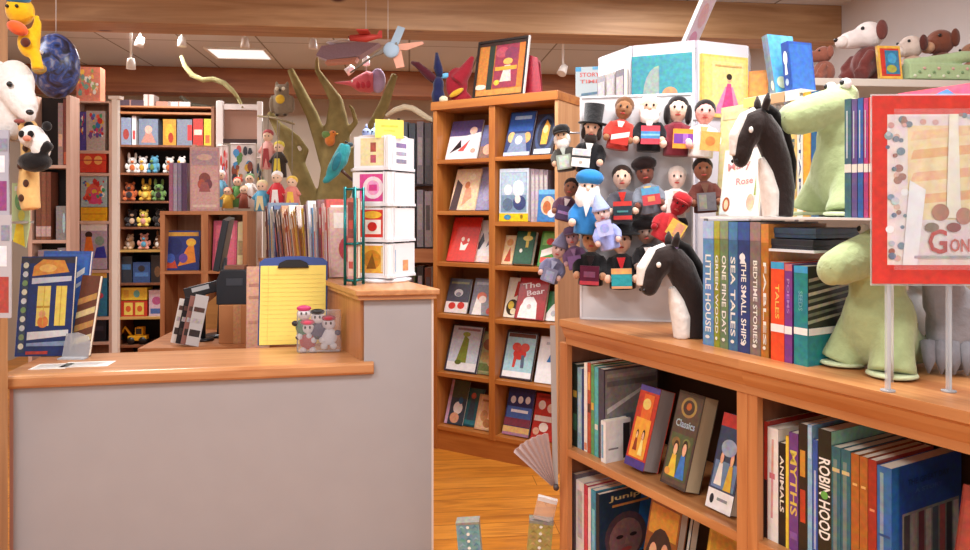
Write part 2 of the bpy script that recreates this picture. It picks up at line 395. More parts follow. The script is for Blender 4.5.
# ---- upper bay of the far low bookcase
G = 'spine-out books in the upper bay of the far low bookcase'
Z1 = .60
for px0, px1, py, dp, c, sa, lab in (
    (568.6, 572.5, 362, .2, '#20242a', [('r', .2, .3, .8, .45, '#7d8a3a')], 'dark paperback with a green spine patch, first from the left in the upper bay'),
    (572.6, 577.4, 364, .2, '#2a3530', [('r', .1, .6, .9, .68, '#c9a64a'), ('r', .1, .2, .9, .4, '#41705a')], 'dark green paperback with a gold band, second from the left in the upper bay'),
    (577.6, 582, 368, .2, '#8fb4c8', [('r', .2, .2, .8, .7, '#b8d0dc')], 'pale blue thin book beside the white spine in the upper bay'),
    (582.1, 584, 369, .2, '#2c3f78', [], 'very thin navy book between pale blue and white spines'),
    (584.1, 587.4, 363, .22, '#f0ece4', [('r', .1, .02, .9, .1, '#d88a70')], 'white spined thin book, tallest in the upper bay'),
    (587.5, 591, 363, .22, '#b5533a', [('r', .1, .45, .9, .55, '#5e3a26'), ('r', .1, .7, .9, .9, '#dd9a5c')], 'brick red thin book right of the white spine'),
    (591.1, 594.4, 365, .22, '#5f9a62', [('r', .1, .5, .9, .58, '#d8b048')], 'green thin book in the middle of the upper bay row'),
    (594.5, 598.5, 367, .22, '#5ab0b8', [('r', .1, .3, .9, .36, '#e0ddd0')], 'turquoise thin book in the upper bay row'),
    (598.6, 604.2, 369, .23, '#4a4450', [], 'dark grey album at the end of the upper bay row, grey cover showing')):
    art = [('r', .02, .02, .98, .98, '#8b8784'), ('r', .05, .8, .95, .86, '#6d6a6c'), ('r', .05, .9, .95, .94, '#a29c98'), ('p', [(.05, .5), (.7, .72), (.7, .76), (.05, .56)], '#cfcbc8'),
           ('r', .08, .32, .3, .46, '#5c5f66'), ('r', .34, .32, .52, .48, '#6f7680'), ('r', .58, .3, .9, .5, '#565a62'), ('c', .42, .4, .06, .04, '#b8c2ca')] if px0 > 598 else ()
    spine_book(R, Z1, px0, px1, py, .07, dp, c, lab, G, art, sa)
spine_book(R, Z1, 601, 606, 421, .055, .10, '#eceae8', 'small white book with a black picture, in front of the dark grey album', None, [('r', .7, .05, .98, .9, '#2c2a2e'), ('r', .1, .3, .5, .34, '#8a7f88')], [('r', .1, .1, .5, .9, '#7fa8c8')])
GF = 'boxed books standing face out in the upper bay of the far low bookcase'
face_book(R, Z1, 624, 643, 387, .075, .062, 17, '#c23f2c', 'thick red boxed book with yellow dancing figures, leaning in the upper bay', GF,
    [('r', .0, .0, 1, .1, '#4b3a82'), ('r', 0, .93, 1, 1, '#5a4c94'), ('r', .12, .12, .88, .6, '#eda63c'), ('r', .3, .6, .8, .9, '#e2702f'), ('c', .5, .78, .2, .07, '#f2d072')]+fig(.35, .2, .2, '#8c3a1e', k=.8)+fig(.66, .16, .22, '#f4e08a', k=.9), page='#a39a98', spine='#6a4046')
face_book(R, Z1, 660, 685, 393, .07, .058, 17, '#4a3c34', 'thick dark boxed book with ornate round emblem and yellow and blue figures', GF,
    [('r', .04, .03, .96, .97, '#5c4a3c'), ('c', .5, .84, .3, .11, '#a88a4e'), ('c', .5, .84, .22, .08, '#4e3a30'), ('c', .5, .85, .1, .04, '#b8652e'), ('t', 'Classics', .5, .66, .74, .08, 0, '#a9c2cc'),
     ('r', .08, .08, .92, .55, '#57603e'), ('c', .3, .45, .16, .06, '#8a6a3c'), ('c', .7, .47, .15, .05, '#7a7f4a')]+fig(.34, .1, .34, '#e6c040', k=.7)+fig(.68, .1, .34, '#3f78c2', k=.75)+[('c', .2, .14, .1, .04, '#d99a4a')], page='#d6c4a0', spine='#2f2622')
face_book(R, Z1, 705, 730, 413, .07, .03, 17, '#3b4560', 'white footed picture book with children and red corner, at right of the upper bay', GF,
    [('r', 0, 0, 1, .2, '#f2f0ee'), ('r', 0, .86, 1, 1, '#b8342e'), ('r', .06, .22, .94, .5, '#6a86a8'), ('c', .2, .1, .08, .05, '#22252c'), ('r', .4, .1, .8, .13, '#8c8c96')]+fig(.3, .25, .3, '#e8e4dc', k=.8)+fig(.7, .22, .3, '#d8b23c', k=.9)+[('c', .5, .65, .3, .09, '#9aa8bc')])
# ---- lower bay
G = 'spine-out books in the lower bay of the far low bookcase'
Z0 = .17
for px0, px1, py, dp, c, sa, lab in (
    (568.6, 572, 476, .25, '#b8423c', [('r', .1, .5, .9, .75, '#f0dcd4')], 'red and white spined book at left end of the lower bay'),
    (572.1, 576, 474, .25, '#6c6068', [], 'dull purple grey book second from left in the lower bay'),
    (576.1, 584, 481, .25, '#d9d6d6', [('r', .2, .4, .8, .9, '#b4aeb2')], 'thick pale grey book in the lower bay'),
    (584.1, 588, 485, .24, '#b03448', [('r', .1, .1, .9, .9, '#c84a58')], 'crimson spine in the lower bay'),
    (588.1, 591, 488, .24, '#ecd8d8', [], 'thin pale pink spine in the lower bay'),
    (591.1, 596, 490, .24, '#3f8aa8', [('r', .2, .3, .8, .8, '#7ab8cc')], 'blue green spine left of the dark face cover'),
    (596.1, 599.5, 494, .26, '#1d2430', [], 'dark blue book with a face on its cover and gold title')):
    art = [('r', .0, .0, 1, 1, '#26384e'), ('p', [(.55, .3), (1, .3), (1, 1), (.7, 1)], '#2f68a8'), ('t', 'Juniper', .52, .92, .74, .07, 0, '#d8c890'), ('r', .2, .83, .8, .855, '#c08a50'),
           ('c', .42, .5, .34, .26, '#57434a'), ('c', .42, .47, .27, .22, '#8b6a6a'), ('c', .32, .5, .06, .02, '#2a2024'), ('c', .54, .5, .06, .02, '#2a2024'), ('c', .43, .36, .09, .02, '#a84a4c'), ('p', [(.43, .5), (.47, .41), (.39, .41)], '#9a7a74')] if px0 > 595 else ()
    spine_book(R, Z0, px0, px1, py, .07, dp, c, lab, G, art, sa)
face_book(R, Z0, 634, 664, 498, .075, .03, 12, '#8a4f22', 'brown picture book with an oval group portrait, leaning in the lower bay', None,
    [('r', .05, .72, .95, .97, '#c88a32'), ('c', .5, .45, .45, .34, '#3a2620'), ('c', .3, .55, .13, .1, '#d8a884'), ('c', .66, .58, .12, .1, '#cc9876'), ('c', .5, .36, .13, .1, '#e0b690'), ('c', .5, .2, .2, .08, '#c8402e')], page='#cfc8bc')
face_book(R, Z0, 668, 677, 500, .115, .03, 12, '#1c1c20', 'narrow black book with pale edge between the brown and yellow books', None, [('r', .7, .05, .95, .95, '#cfccc6')])
face_book(R, Z0, 692, 728, 518, .085, .03, 12, '#caa03a', 'golden yellow picture book at right of the lower bay', None, [('r', .08, .1, .92, .9, '#b88a2c'), ('c', .5, .5, .3, .2, '#dfc06a')])
# ---- upper bay of the near low bookcase
G = 'spine-out books in the near low bookcase'
for px0, px1, py, dp, c, sa, lab in (
    (757.2, 761.6, 424, .2, '#1c1a1c', [('r', 0, .6, 1, .72, '#d84030'), ('c', .5, .2, .3, .02, '#e8e6e2')], 'black spined book with a red band, first in the near low bookcase'),
    (761.7, 767.5, 421, .2, '#b23328', [('r', 0, .0, 1, .5, '#2a2224')], 'red spined book second in the near low bookcase'),
    (767.6, 778.5, 428, .22, '#f0eae6', [('p', [(.3, .2), (.5, .2), (.6, .9), (.4, .9)], '#d8a0a0'), ('r', .2, .55, .7, .6, '#c87878')], 'white spined book with faint pink drawing in the near low bookcase'),
    (778.6, 785.6, 443, .21, '#1a1a1e', [vt('ANIMALS', .3, .9, '#e6e2d8', .55)], 'black spined book with white letters beside the thin yellow one'),
    (785.7, 789, 436, .21, '#e8c84a', [], 'thin yellow spined book in the near low bookcase'),
    (789.1, 798.5, 433, .22, '#6c3f86', [vt('MYTHS', .2, .95, '#d8c060', .55), ('r', .1, .1, .9, .16, '#8a5aa4')], 'purple spined book with yellow letters in the near low bookcase'),
    (798.6, 807.5, 424, .2, '#27211f', [('r', .2, .25, .8, .5, '#b8412a'), ('r', .2, .6, .8, .8, '#c88a3a')], 'black spined book with orange and red blocks in the near low bookcase'),
    (807.6, 812.4, 425, .23, '#8ab6d4', [('r', .1, .75, .9, .98, '#a8cce2')], 'sky blue tall thin book in the near low bookcase'),
    (812.5, 818, 440, .23, '#2f56a8', [('r', .3, .1, .7, .75, '#a8b4d8')], 'royal blue spined book in the near low bookcase'),
    (818.1, 831.5, 430, .25, '#1d2420', [vt('ROBIN HOOD', .05, .93, '#f4f4ea', .6), ('c', .5, .52, .28, .03, '#5fae4a')], 'black book with big white and green spine lettering'),
    (831.6, 841, 447, .21, '#2c6674', [('r', .2, .1, .6, .9, '#6d7f80'), ('r', .1, .8, .9, .83, '#c8b890')], 'dark teal matching volume, left of the pair'),
    (841.1, 851, 450, .21, '#2c6674', [('r', .2, .1, .6, .9, '#6d7f80'), ('r', .1, .8, .9, .83, '#c8b890')], 'dark teal matching volume, right of the pair'),
    (851.1, 859.5, 454, .21, '#a8622e', [('r', .2, .2, .8, .22, '#e2b070'), ('r', .2, .75, .8, .77, '#e2b070')], 'tan brown matching volume, left of the pair'),
    (859.6, 868, 457, .21, '#a8622e', [('r', .2, .2, .8, .22, '#e2b070'), ('r', .2, .75, .8, .77, '#e2b070')], 'tan brown matching volume, right of the pair'),
    (868.1, 877, 460, .21, '#9c3026', [('r', .2, .2, .8, .22, '#d88a60'), ('r', .2, .6, .8, .62, '#d88a60')], 'dark red volume beside the big blue book'),
    (877.1, 892, 467, .26, '#2b66a4', [('r', .2, .05, .45, .95, '#7f98ac'), ('r', .1, .45, .9, .47, '#1f4d84')], 'big blue hardback showing its navy cover at the right edge')):
    art = ()
    if px0 > 876: art = [('r', .0, 0, .08, 1, '#2f6cae'), ('r', .1, 0, 1, 1, '#2a4c92'), ('r', .14, .05, .96, .62, '#8a8a86')]+[('r', .16+.1*i, .07, .24+.1*i, .60, ['#4a4446', '#9c9890', '#6c3f48', '#b4b0a8', '#54606a', '#a85a5c', '#3c3a40', '#c0bab0'][i]) for i in range(8)]+[('t', 'THE GREAT DAY', .5, .86, .6, .05, 0, '#1c3468'), ('t', 'A STORY', .5, .78, .4, .035, 0, '#4a66a0')]
    if 818 < px0 < 820: art = [('r', 0, 0, 1, 1, '#8fc0a6')]
    spine_book(R, Z1, px0, px1, py, .07, dp, c, lab, G, art, sa)
face_book(R, Z1, 944, 985, 488, .02, .03, 14, '#8c3324', 'dark red book leaning at the far right edge', None, [('r', .1, .1, .9, .9, '#9c4030')])
# ---- spine-out books standing on top
G = 'tall spine-out storybooks on the low bookcase top'
for px0, px1, py, c, c2, txt, lab in (
    (703, 714, 221, '#5f8ec0', '#a9c4e4', 'LITTLE HOUSE', 'light blue tall storybook with white spine lettering, first in the row on top'),
    (714.1, 720, 221, '#8f9430', '#aeb04a', 'GREEN WOOD', 'olive tall storybook, second in the row on top'),
    (720.1, 728.5, 221, '#6c8060', '#8a9c7a', 'ONE FINE DAY', 'grey green tall storybook, third in the row on top'),
    (728.6, 738, 222, '#3f6c98', '#4f86b4', 'SEA TALES', 'steel blue tall storybook, fourth in the row on top'),
    (738.1, 750, 222, '#2c3f78', '#3c5c9c', 'THE SMALL SHIPS', 'navy tall storybook with a white emblem, fifth in the row on top'),
    (750.1, 761, 222, '#7c6a68', '#98827c', 'BEDTIME STORIES', 'grey brown tall storybook, sixth in the row on top'),
    (761.1, 769, 224, '#b0702c', '#cf8a44', 'FABLES', 'orange brown tall storybook, last of the tall row on top')):
    sa = [('r', 0, .86, 1, 1, c2), vt(txt, .16 if px0 < 750 else .2, .68 if px0 < 737 else .6, '#f0f0e8', .62), ('c', .45, .07, .2, .014, '#e8e8e0')]
    if 738 < px0 < 740: sa += [('c', .4, .73, .25, .03, '#f4f4f4'), ('p', [(.2, .68), (.7, .68), (.45, .77)], '#e8eaf2')]
    spine_book(R, TOP, px0, px1, py, .08, .22, c, lab, G, [('r', .06, .06, .94, .94, c2)], sa)
G = 'banded spine-out books on the low bookcase top'
bl = '#3f9ed4'
spine_book(R, TOP, 771, 784.5, 262, .075, .2, '#e8502a', 'bright orange banded book with blue top edge, on the low bookcase top', G, (), [('r', 0, .93, 1, 1, bl), ('r', 0, .29, 1, .37, '#f4f2ee'), vt('TALES', .45, .75, '#f2c060', .35)])
spine_book(R, TOP, 784.6, 792.5, 264, .075, .2, '#7a3a8c', 'purple banded book right of the orange one', G, (), [('r', 0, .93, 1, 1, '#c06a7a'), ('r', 0, .29, 1, .37, '#f4f2ee'), vt('POEMS', .5, .85, '#b88ac8', .35)])
art = [('r', 0, .38, 1, 1, '#2a2e2a')]+[('p', [(0, y), (.9, y+.1), (1, y+.13), (0, y+.035)], c) for y, c in ((.42, '#a8a890'), (.49, '#6d7464'), (.56, '#b8b6a0'), (.63, '#8a907a'), (.7, '#c0bea8'), (.77, '#70786a'), (.84, '#a8a890'))]+[('r', 0, .31, 1, .38, '#f0eeea')]
spine_book(R, TOP, 794, 808, 266, .075, .2, '#23858c', 'teal banded book with a striped cover, beside the lower green plush', G, art, [('r', 0, .93, 1, 1, bl), ('r', 0, .31, 1, .38, '#f4f2ee'), vt('SEEDS', .5, .8, '#6fb4b4', .2)])
# ---- clear riser shelves
AC = clear('#f2f4f6', .35)
xa, xb = R.at(700, .09), R.at(894, .09)
t = thing('acrylic_riser', 'long clear riser shelf with white front edge above the tall storybooks', 'shelf', R.L(xa, .09, TOP))
MB().box(0, 0, .342, xb-xa, .40, .347, mat('#e9e6e4', 'plastic')).build('shelf', t)
for x, y in ((.005, .005), (xb-xa-.02, .005), (.005, .38), (xb-xa-.02, .38)): MB().cyl((x+.006, y+.006, 0), (x+.006, y+.006, .342), .006, AC).build('post', t)
RZ1 = TOP+.3475
xa2, xb2 = R.at(788, .16), R.at(836, .16)
t = thing('small_acrylic_riser', 'short clear riser shelf above the orange and teal books, carrying dark boxes', 'shelf', R.L(xa2, .13, TOP))
MB().box(0, -.05, .264, xb2-xa2, .2, .270, mat('#dfe2e4', 'plastic')).build('shelf', t)
for x, y in ((.002, .17), (xb2-xa2-.014, .17)): MB().cyl((x+.006, y+.006, 0), (x+.006, y+.006, .264), .006, AC).build('post', t)
for i, (z, c, l) in enumerate(((.2705, '#23272e', 'black flat box lying lowest under the long riser shelf'), (.2975, '#324a60', 'dark slate blue flat box lying on the black one'))):
    b = thing('flat_box', l, 'box', R.L(xa2+.006, .09+.01*i, TOP+z), 'flat dark boxes between the riser shelves')
    MB().box(0, 0, 0, xb2-xa2-.016, .2, .016, mat(c, 'gloss')).build('tray', b); MB().box(-.002, -.002, .0085, xb2-xa2-.014, .202, .024, mat(c, 'gloss')).build('lid', b, bevel=.002)
# ---- plush dinosaurs
def dino(label, M):
    t = thing('plush_dinosaur', label, 'plush toy', M, 'green plush dinosaurs')
    g = mat('#a9b886', 'plush'); a = MB()
    a.ell((-.005, 0, .105), (.072, .082, .105), g); a.ell((0, 0, .185), (.056, .062, .085), g)
    a.tube([(-.012, 0, .235), (.03, 0, .268), (.075, 0, .252), (.115, 0, .238), (.140, 0, .234)], [.05, .053, .047, .043, .036], g, 16)
    a.ell((.138, 0, .232), (.020, .038, .036), g); a.ell((.0, 0, .295), (.032, .038, .034), g)
    for s in (-1, 1):
        a.tube([(.005, s*.04, .1), (.022, s*.058, .045), (.034, s*.066, .004)], [.045, .043, .05], g, 14)
    a.tube([(-.04, 0, .075), (-.1, 0, .04), (-.155, 0, .03), (-.2, 0, .05), (-.23, 0, .075)], [.06, .045, .03, .018, .006], g, 12)
    body = blob(a, 'body', g, t, voxel=.0055, smooth=8)
    for s in (-1, 1):
        MB().lathe([(.046, 0), (.052, .003), (.05, .008), (.044, .01)], mat('#c3cda4', 'plush'), c=(.034, s*.066, -.002)).build('foot_hem', t)
        e = MB().ell((.012, s*.026, .322), (.013, .012, .014), mat('#f2f0ec', 'plastic')).build('eye', t)
        MB().ell((.022, s*.028, .324), (.006, .006, .007), mat('#17171a', 'plastic')).build('pupil', e)
        MB().ell((.150, s*.014, .238), (.006, .005, .005), mat('#8d9c6c', 'plush')).build('nostril', body)
    for i, (x, z, r) in enumerate(((-.035, .285, .016), (-.055, .235, .018), (-.068, .18, .02), (-.08, .125, .018), (-.115, .082, .014), (-.16, .062, .01))):
        MB().prism([(-r, -.01), (r, -.01), (-.3*r, r*1.3)], .008, mat('#8ba06a', 'plush'), T(x, -.004, z) @ RY(-70+i*12)).build('back_spike', t)
p = P(877, 0, 1.64); dino('lower green plush dinosaur standing on the wooden top beside the teal book', T(p.x, p.y, TOP+.0055) @ RZ(201) @ SC(1.0, 1.0, .975))
xl = R.at(843, .295); dino('upper green plush dinosaur standing on the riser shelf with a long pale snout', R.L(xl, .295, RZ1+.0055) @ RZ(61+190) @ SC(1.12, 1.1, 1.02))
# ---- horse head puppets (muzzle towards -x)
def horse(label, M):
    t = thing('horse_puppet', label, 'plush toy', M, 'black and white horse head puppets')
    k = mat('#2a201e', 'plush'); wm = mat('#e9e3dc', 'plush'); a = MB()
    a.tube([(.012, 0, 0), (.016, 0, .07), (.0, 0, .14), (-.03, 0, .205), (-.06, 0, .245)], [.034, .036, .039, .042, .036], k, 14)
    a.tube([(-.045, 0, .245), (-.085, 0, .232), (-.113, 0, .19), (-.122, 0, .152)], [.036, .041, .034, .028], k, 14)
    a.ell((-.122, 0, .148), (.025, .026, .024), k)
    hd = blob(a, 'head', k, t, voxel=.005, smooth=6)
    b = MB(); b.tube([(-.075, 0, .272), (-.112, 0, .25), (-.142, 0, .205), (-.148, 0, .155)], [.010, .018, .018, .012], wm, 12)
    blob(b, 'blaze', wm, t, voxel=.004, smooth=4)
    c = MB(); c.tube([(-.022, 0, .0), (-.026, 0, .06), (-.04, 0, .11), (-.056, 0, .15)], [.026, .030, .024, .010], wm, 12)
    blob(c, 'chest', wm, t, voxel=.004, smooth=4)
    m = MB(); m.tube([(-.045, 0, .285), (-.01, 0, .265), (.025, 0, .21), (.046, 0, .14), (.05, 0, .07)], [.01, .014, .015, .014, .008], mat('#171312', 'plush'), 10); m.build('mane', t)
    for s in (-1, 1):
        MB().ell((-.108, s*.037, .218), (.007, .005, .008), mat('#e8e4de', 'plastic')).build('eye', hd)
        MB().tube([(-.055, s*.022, .272), (-.052, s*.03, .295), (-.05, s*.034, .312)], [.012, .011, .003], k, 8).build('ear', hd)
        MB().ell((-.142, s*.014, .142), (.005, .004, .005), mat('#0f0c0c', 'plastic')).build('nostril', hd)
p = P(690, 0, 2.06); horse('lower black and white horse head puppet standing in front of the puppet board', T(p.x, p.y, TOP+.001) @ RZ(8) @ SC(1.0, 1.0, .97))
xl = R.at(778, .13); wv = R.L(xl, .13, RZ1+.001); horse('upper black and white horse head puppet standing on the riser shelf', wv @ RZ(61+6) @ SC(.80, .85, .98))
# ---- cards and books on the riser
face_book(R, RZ1, 719, 757, 150, .2, .008, 8, '#f6ece2', 'white picture card with pink script title and a small girl, on the riser shelf', None,
    [('t', 'Mary', .42, .74, .6, .16, 8, '#d48a8a'), ('t', 'Rose', .6, .52, .44, .1, 4, '#d89090'), ('r', .0, .02, .32, .3, '#cfe0dc'), ('c', .17, .17, .1, .11, '#a8522c'), ('c', .17, .17, .055, .075, '#f0c4a0'), ('c', .8, .2, .1, .12, '#e8a890'), ('p', [(.88, .3), (.93, .3), (.9, .6)], '#8fa848')], name='picture_card', cat='card')
face_book(R, RZ1, 716, 744, 107, .36, .012, 4, '#ecdfa8', 'pale yellow picture book with a yellow chick, behind the upper horse puppet', None,
    [('c', .6, .62, .22, .1, '#e6c52e'), ('c', .55, .74, .14, .06, '#edd04a'), ('r', .1, .88, .9, .95, '#d8cfa0')])
G = 'spine-out books behind the upper green dinosaur'
for px0, px1, py, c, sa, lab in (
    (784, 790, 98, '#8a8a8c', [vt('ATLAS', .1, .7, '#e8e8e8', .5)], 'grey spined book left of the upper dinosaur body'),
    (790.2, 797, 97, '#dcb878', [vt('BIRDS', .2, .6, '#5a6470', .5)], 'sand coloured spined book beside the upper dinosaur body'),
    (797.2, 803, 96, '#e9e4da', [vt('STARS', .2, .6, '#2c3f78', .6)], 'white spined book with navy letters, behind the dinosaur snout'),
    (803.2, 811, 92, '#e0a23c', [('r', .1, .86, .9, .97, '#c8803a')], 'amber spined book rising behind the dinosaur snout'),
    (811.2, 819, 91, '#2c5c94', [('r', .1, .86, .9, .97, '#3a78b8')], 'blue spined book rising behind the dinosaur snout'),
    (819.2, 828, 93, '#33302e', [('r', .1, .86, .9, .97, '#a85a2c')], 'black spined book with brown top behind the dinosaur snout')):
    spine_book(R, RZ1, px0, px1, py, .36, .12, c, lab, G, (), sa)
G = 'spine-out books between the upper dinosaur and the red poster'
for px0, px1, py, c, sa, lab in (
    (844.5, 851.5, 99, '#46707e', [], 'slate teal spined book next to the upper dinosaur body'),
    (851.7, 857.5, 99, '#6a5a94', [], 'violet spined book second from the upper dinosaur'),
    (857.7, 863.5, 98, '#3c68b0', [], 'blue spined book third from the upper dinosaur'),
    (863.7, 868.5, 98, '#b84a84', [], 'magenta spined book beside the red poster'),
    (868.7, 876, 97, '#dc5a50', [], 'coral spined book half hidden by the red poster')):
    spine_book(R, RZ1, px0, px1, py, .10, .13, c, lab, G, (), sa+[('r', 0, .38, 1, .45, '#f2eee8'), ('r', .3, .5, .5, .9, '#c8d0d8')])
# ---- poster in a clear sign holder
F2 = Frame(P(872, 0, 1.44).x, 1.44, -2)
wq, z0, z1 = .285, F2.z(872, 283.5, 0), F2.z(872, 96, 0)
t = thing('sign_holder', 'large red bordered poster in a clear stand on the bookcase top, at right edge', 'sign', F2.M @ T(0, 0, TOP))
hq = z1-z0; zb = z0-TOP
a = MB(); a.box(0, -.003, zb, wq, 0, zb+hq, mat('#d43420', 'gloss'))
q = random.Random(3)
art = [('r', .1, .1, 1-.02, .9, '#e9dcd8'), ('r', .24, .34, .98, .84, '#f2d8a8')]+[('p', [(.26, y), (.95, y+.05), (.97, y+.10), (.28, y+.05)], c) for y, c in ((.42, '#eab27a'), (.54, '#eeb98a'), (.66, '#e8b078'), (.76, '#f0c898'))]
for i in range(46):
    s = q.random(); u, v = (q.uniform(.1, .22), q.uniform(.12, .9)) if s < .55 else (q.uniform(.1, .97), q.uniform(.82, .9))
    r = q.uniform(.012, .03); art.append(('c', u, v, r, r*.7, q.choice(['#8fa8b0', '#b8c4cc', '#a06a5c', '#f4f4f6', '#6a7f8c', '#d8a8a0', '#c8d4da'])))
art += [('p', [(.2, .1), (.3, .1), (.36, .5), (.25, .55)], '#f3f0f2'), ('p', [(.5, .35), (.6, .35), (.58, .9), (.52, .9)], '#f4ead8')]
art += [('c', .46, .38, .06, .045, '#a86a4a'), ('c', .62, .36, .055, .045, '#b87a60'), ('c', .78, .44, .05, .05, '#b8a8c4'), ('p', [(.73, .47), (.76, .53), (.78, .48)], '#8a7484'), ('p', [(.79, .48), (.82, .53), (.83, .46)], '#8a7484'), ('p', [(.71, .2), (.85, .2), (.82, .41), (.74, .41)], '#c8bcd4'), ('c', .92, .5, .05, .04, '#b0a0a8'), ('p', [(.86, .24), (.97, .24), (.96, .47), (.88, .47)], '#9ca8a4'), ('c', .55, .3, .05, .025, '#8c3a30'), ('c', .4, .3, .05, .025, '#7c6a4c')]
art += [('t', 'G', .44, .225, .13, .13, 0, '#b83226'), ('t', 'ON CROW', .745, .205, .44, .07, 0, '#c05c4a'), ('r', .28, .135, .95, .15, '#a8aaa4')]
a.art(art, wq, hq, lambda u, v, o: (u*wq, -.003-o, zb+v*hq), e=.00025)
a.build('poster', t)
fm_ = clear('#f6f7f9', .02, .12); fm_.name = 'crinkled_film'; nt = fm_.node_tree
nz = nt.nodes.new('ShaderNodeTexNoise'); nz.inputs['Scale'].default_value = 9; nz.inputs['Detail'].default_value = 1; nz.inputs['Distortion'].default_value = .6; tcn = nt.nodes.new('ShaderNodeTexCoord'); mpn = nt.nodes.new('ShaderNodeMapping'); mpn.inputs['Scale'].default_value = (2.2, 1, .7)
bpn = nt.nodes.new('ShaderNodeBump'); bpn.inputs['Strength'].default_value = .5; bpn.inputs['Distance'].default_value = .012
nt.links.new(tcn.outputs['Object'], mpn.inputs['Vector']); nt.links.new(mpn.outputs['Vector'], nz.inputs['Vector']); nt.links.new(nz.outputs['Fac'], bpn.inputs['Height'])
for nd in nt.nodes:
    if nd.type in ('BSDF_PRINCIPLED', 'FRESNEL'): nt.links.new(bpn.outputs['Normal'], nd.inputs['Normal'])
MB().box(.03, -.028, zb+.03, wq+.002, -.026, zb+hq-.03, fm_).build('front_sleeve', t)
MB().box(-.002, .001, zb-.004, wq+.002, .003, zb+hq+.004, AC).build('back_sleeve', t)
for x in (.035, .155): MB().box(x-.004, .004, .002, x+.004, .012, zb+hq, clear('#dfe4ea', .3)).build('post', t); MB().cyl((x, .008, 0), (x, .008, .003), .014, clear('#e8ecf2', .3)).build('foot', t)
# grey shark-like puppet and white plush behind the poster
p = P(955, 0, 1.62); t = thing('grey_plush_puppet', 'grey plush animal with long hanging claws, behind the posts of the red poster', 'plush toy', T(p.x, p.y, TOP+.001) @ RZ(-20))
g = mat('#8f8c90', 'plush'); a = MB(); a.ell((0, 0, .1), (.06, .05, .1), g); a.tube([(-.02, 0, .14), (-.03, -.02, .22)], [.045, .04], g); a.tube([(.02, -.02, .1), (.05, -.03, .03)], [.025, .02], g); a.tube([(-.03, -.02, .1), (-.04, -.03, .03)], [.022, .018], g)
blob(a, 'body', g, t, voxel=.006)
for i in range(6): MB().tube([(-.06+i*.024, -.035, .07), (-.062+i*.024, -.055, .03), (-.064+i*.024, -.06, .004)], [.016, .012, .002], mat('#7c797e', 'plush'), 8).build('claw', t)
MB().ell((-.045, -.05, .21), .007, mat('#161616', 'plastic')).build('eye', t)
p = P(916, 0, 1.78); t = thing('white_plush_toy', 'small white plush lamb hanging over behind the lower dinosaur, beside grey plush', 'plush toy', T(p.x, p.y, TOP+.001))
g = mat('#e4e6e8', 'plush'); a = MB(); a.ell((0, 0, .09), (.035, .035, .09), g); a.ell((0, -.02, .19), (.03, .035, .03), g)
blob(a, 'body', g, t, voxel=.005)
for s in (-1, 1): MB().ell((s*.035, -.01, .2), (.018, .007, .009), g).build('ear', t); MB().ell((s*.012, -.052, .2), .004, mat('#222222', 'plastic')).build('eye', t)
# ======================= tall bookcase behind ==============================
TB = Frame(P(797, 0, 2.8).x, 2.8, 5)
TZ = TB.z(850, 79, 0); TW = .86
t = thing('tall_bookcase', 'tall pale bookcase by the right wall, plush animals sitting on its top', 'bookcase', TB.M)
MB().box(.02, .27, 0, TW-.02, .282, TZ-.03, mat('#b8a898', 'paint')).build('back_panel', t)
for x in (0, TW-.03): MB().box(x, .0, 0, x+.03, .3, TZ-.03, mat('#c8b8a8', 'paint')).build('side_panel', t)
for z in (TZ-.36,): MB().box(.03, .01, z-.02, TW-.03, .27, z, mat('#c8b8a8', 'paint')).build('shelf', t)
MB().box(-.01, -.015, TZ-.03, TW+.01, .31, TZ, mat('#cfc4b8', 'paint')).build('top', t, bevel=.003)
# small raised tier with a border of little pictures, carrying the leaning blue books
yq = .36; xa3, xb3 = R.at(744, yq), R.at(801, yq); ZQ = R.z(775, 93, yq)
t = thing('raised_tier', 'narrow cream shelf with a border of small pictures, above the upper horse puppet', 'shelf', R.L(xa3, yq, RZ1))
hq_ = ZQ-RZ1
MB().box(0, 0, hq_-.012, xb3-xa3, .15, hq_, mat('#e2dccd', 'paint')).build('shelf', t)
for x, y in ((.01, .01), (xb3-xa3-.02, .01), (.01, .13), (xb3-xa3-.02, .13)): MB().box(x, y, 0, x+.01, y+.01, hq_-.012, AC).build('post', t)
tp = MB(); n_ = int((xb3-xa3)/.052)
for i in range(n_+1): tp.box(.0+.05*i, -.003, hq_-.03, .046+.05*i, -.0005, hq_-.002, mat(['#e8d27a', '#e6e0d2', '#c8a078', '#efe8da', '#b8c48a', '#d8b05a', '#c8785c'][i % 7], 'paper'))
tp.build('picture_border', t)
def top_book(px, yl, w, h, t, tilt, yaw, cover, label, art=(), spine=None, sart=(), page=PAGE):
    x = R.at(px, yl)
    return book(label, R.L(x, yl, ZQ+.001+(w*math.sin(math.radians(abs(tilt))) if 0 else 0)) @ RY(tilt) @ RZ(yaw), w, h, t, cover, art, spine, sart, None, page, 'picture_book')
top_book(776, yq+.02, .10, .185, .022, -10, 84, '#66a8cc', 'tall light blue book leaning on the cream raised tier, left of the dark blue one', [('r', .0, 0, 1, 1, '#5aa4cc'), ('r', .5, 0, 1, 1, '#6ab0d4'), ('c', .3, .2, .2, .1, '#dce8c0')], '#7a8896', [('r', .1, .0, .6, 1, '#6c7a88'), ('c', .7, .15, .25, .08, '#e4e0c8')])
top_book(792, yq+.02, .09, .148, .026, -6, 82, '#3458a4', 'dark blue book with white figure leaning beside the light blue one', [('r', .05, .05, .95, .95, '#3c6cb8')], '#2f4f98', [('c', .5, .68, .3, .14, '#eef0f4'), ('p', [(.3, .35), (.7, .35), (.6, .6), (.4, .6)], '#e4e8ee'), ('c', .5, .2, .25, .07, '#a8b4d4')])
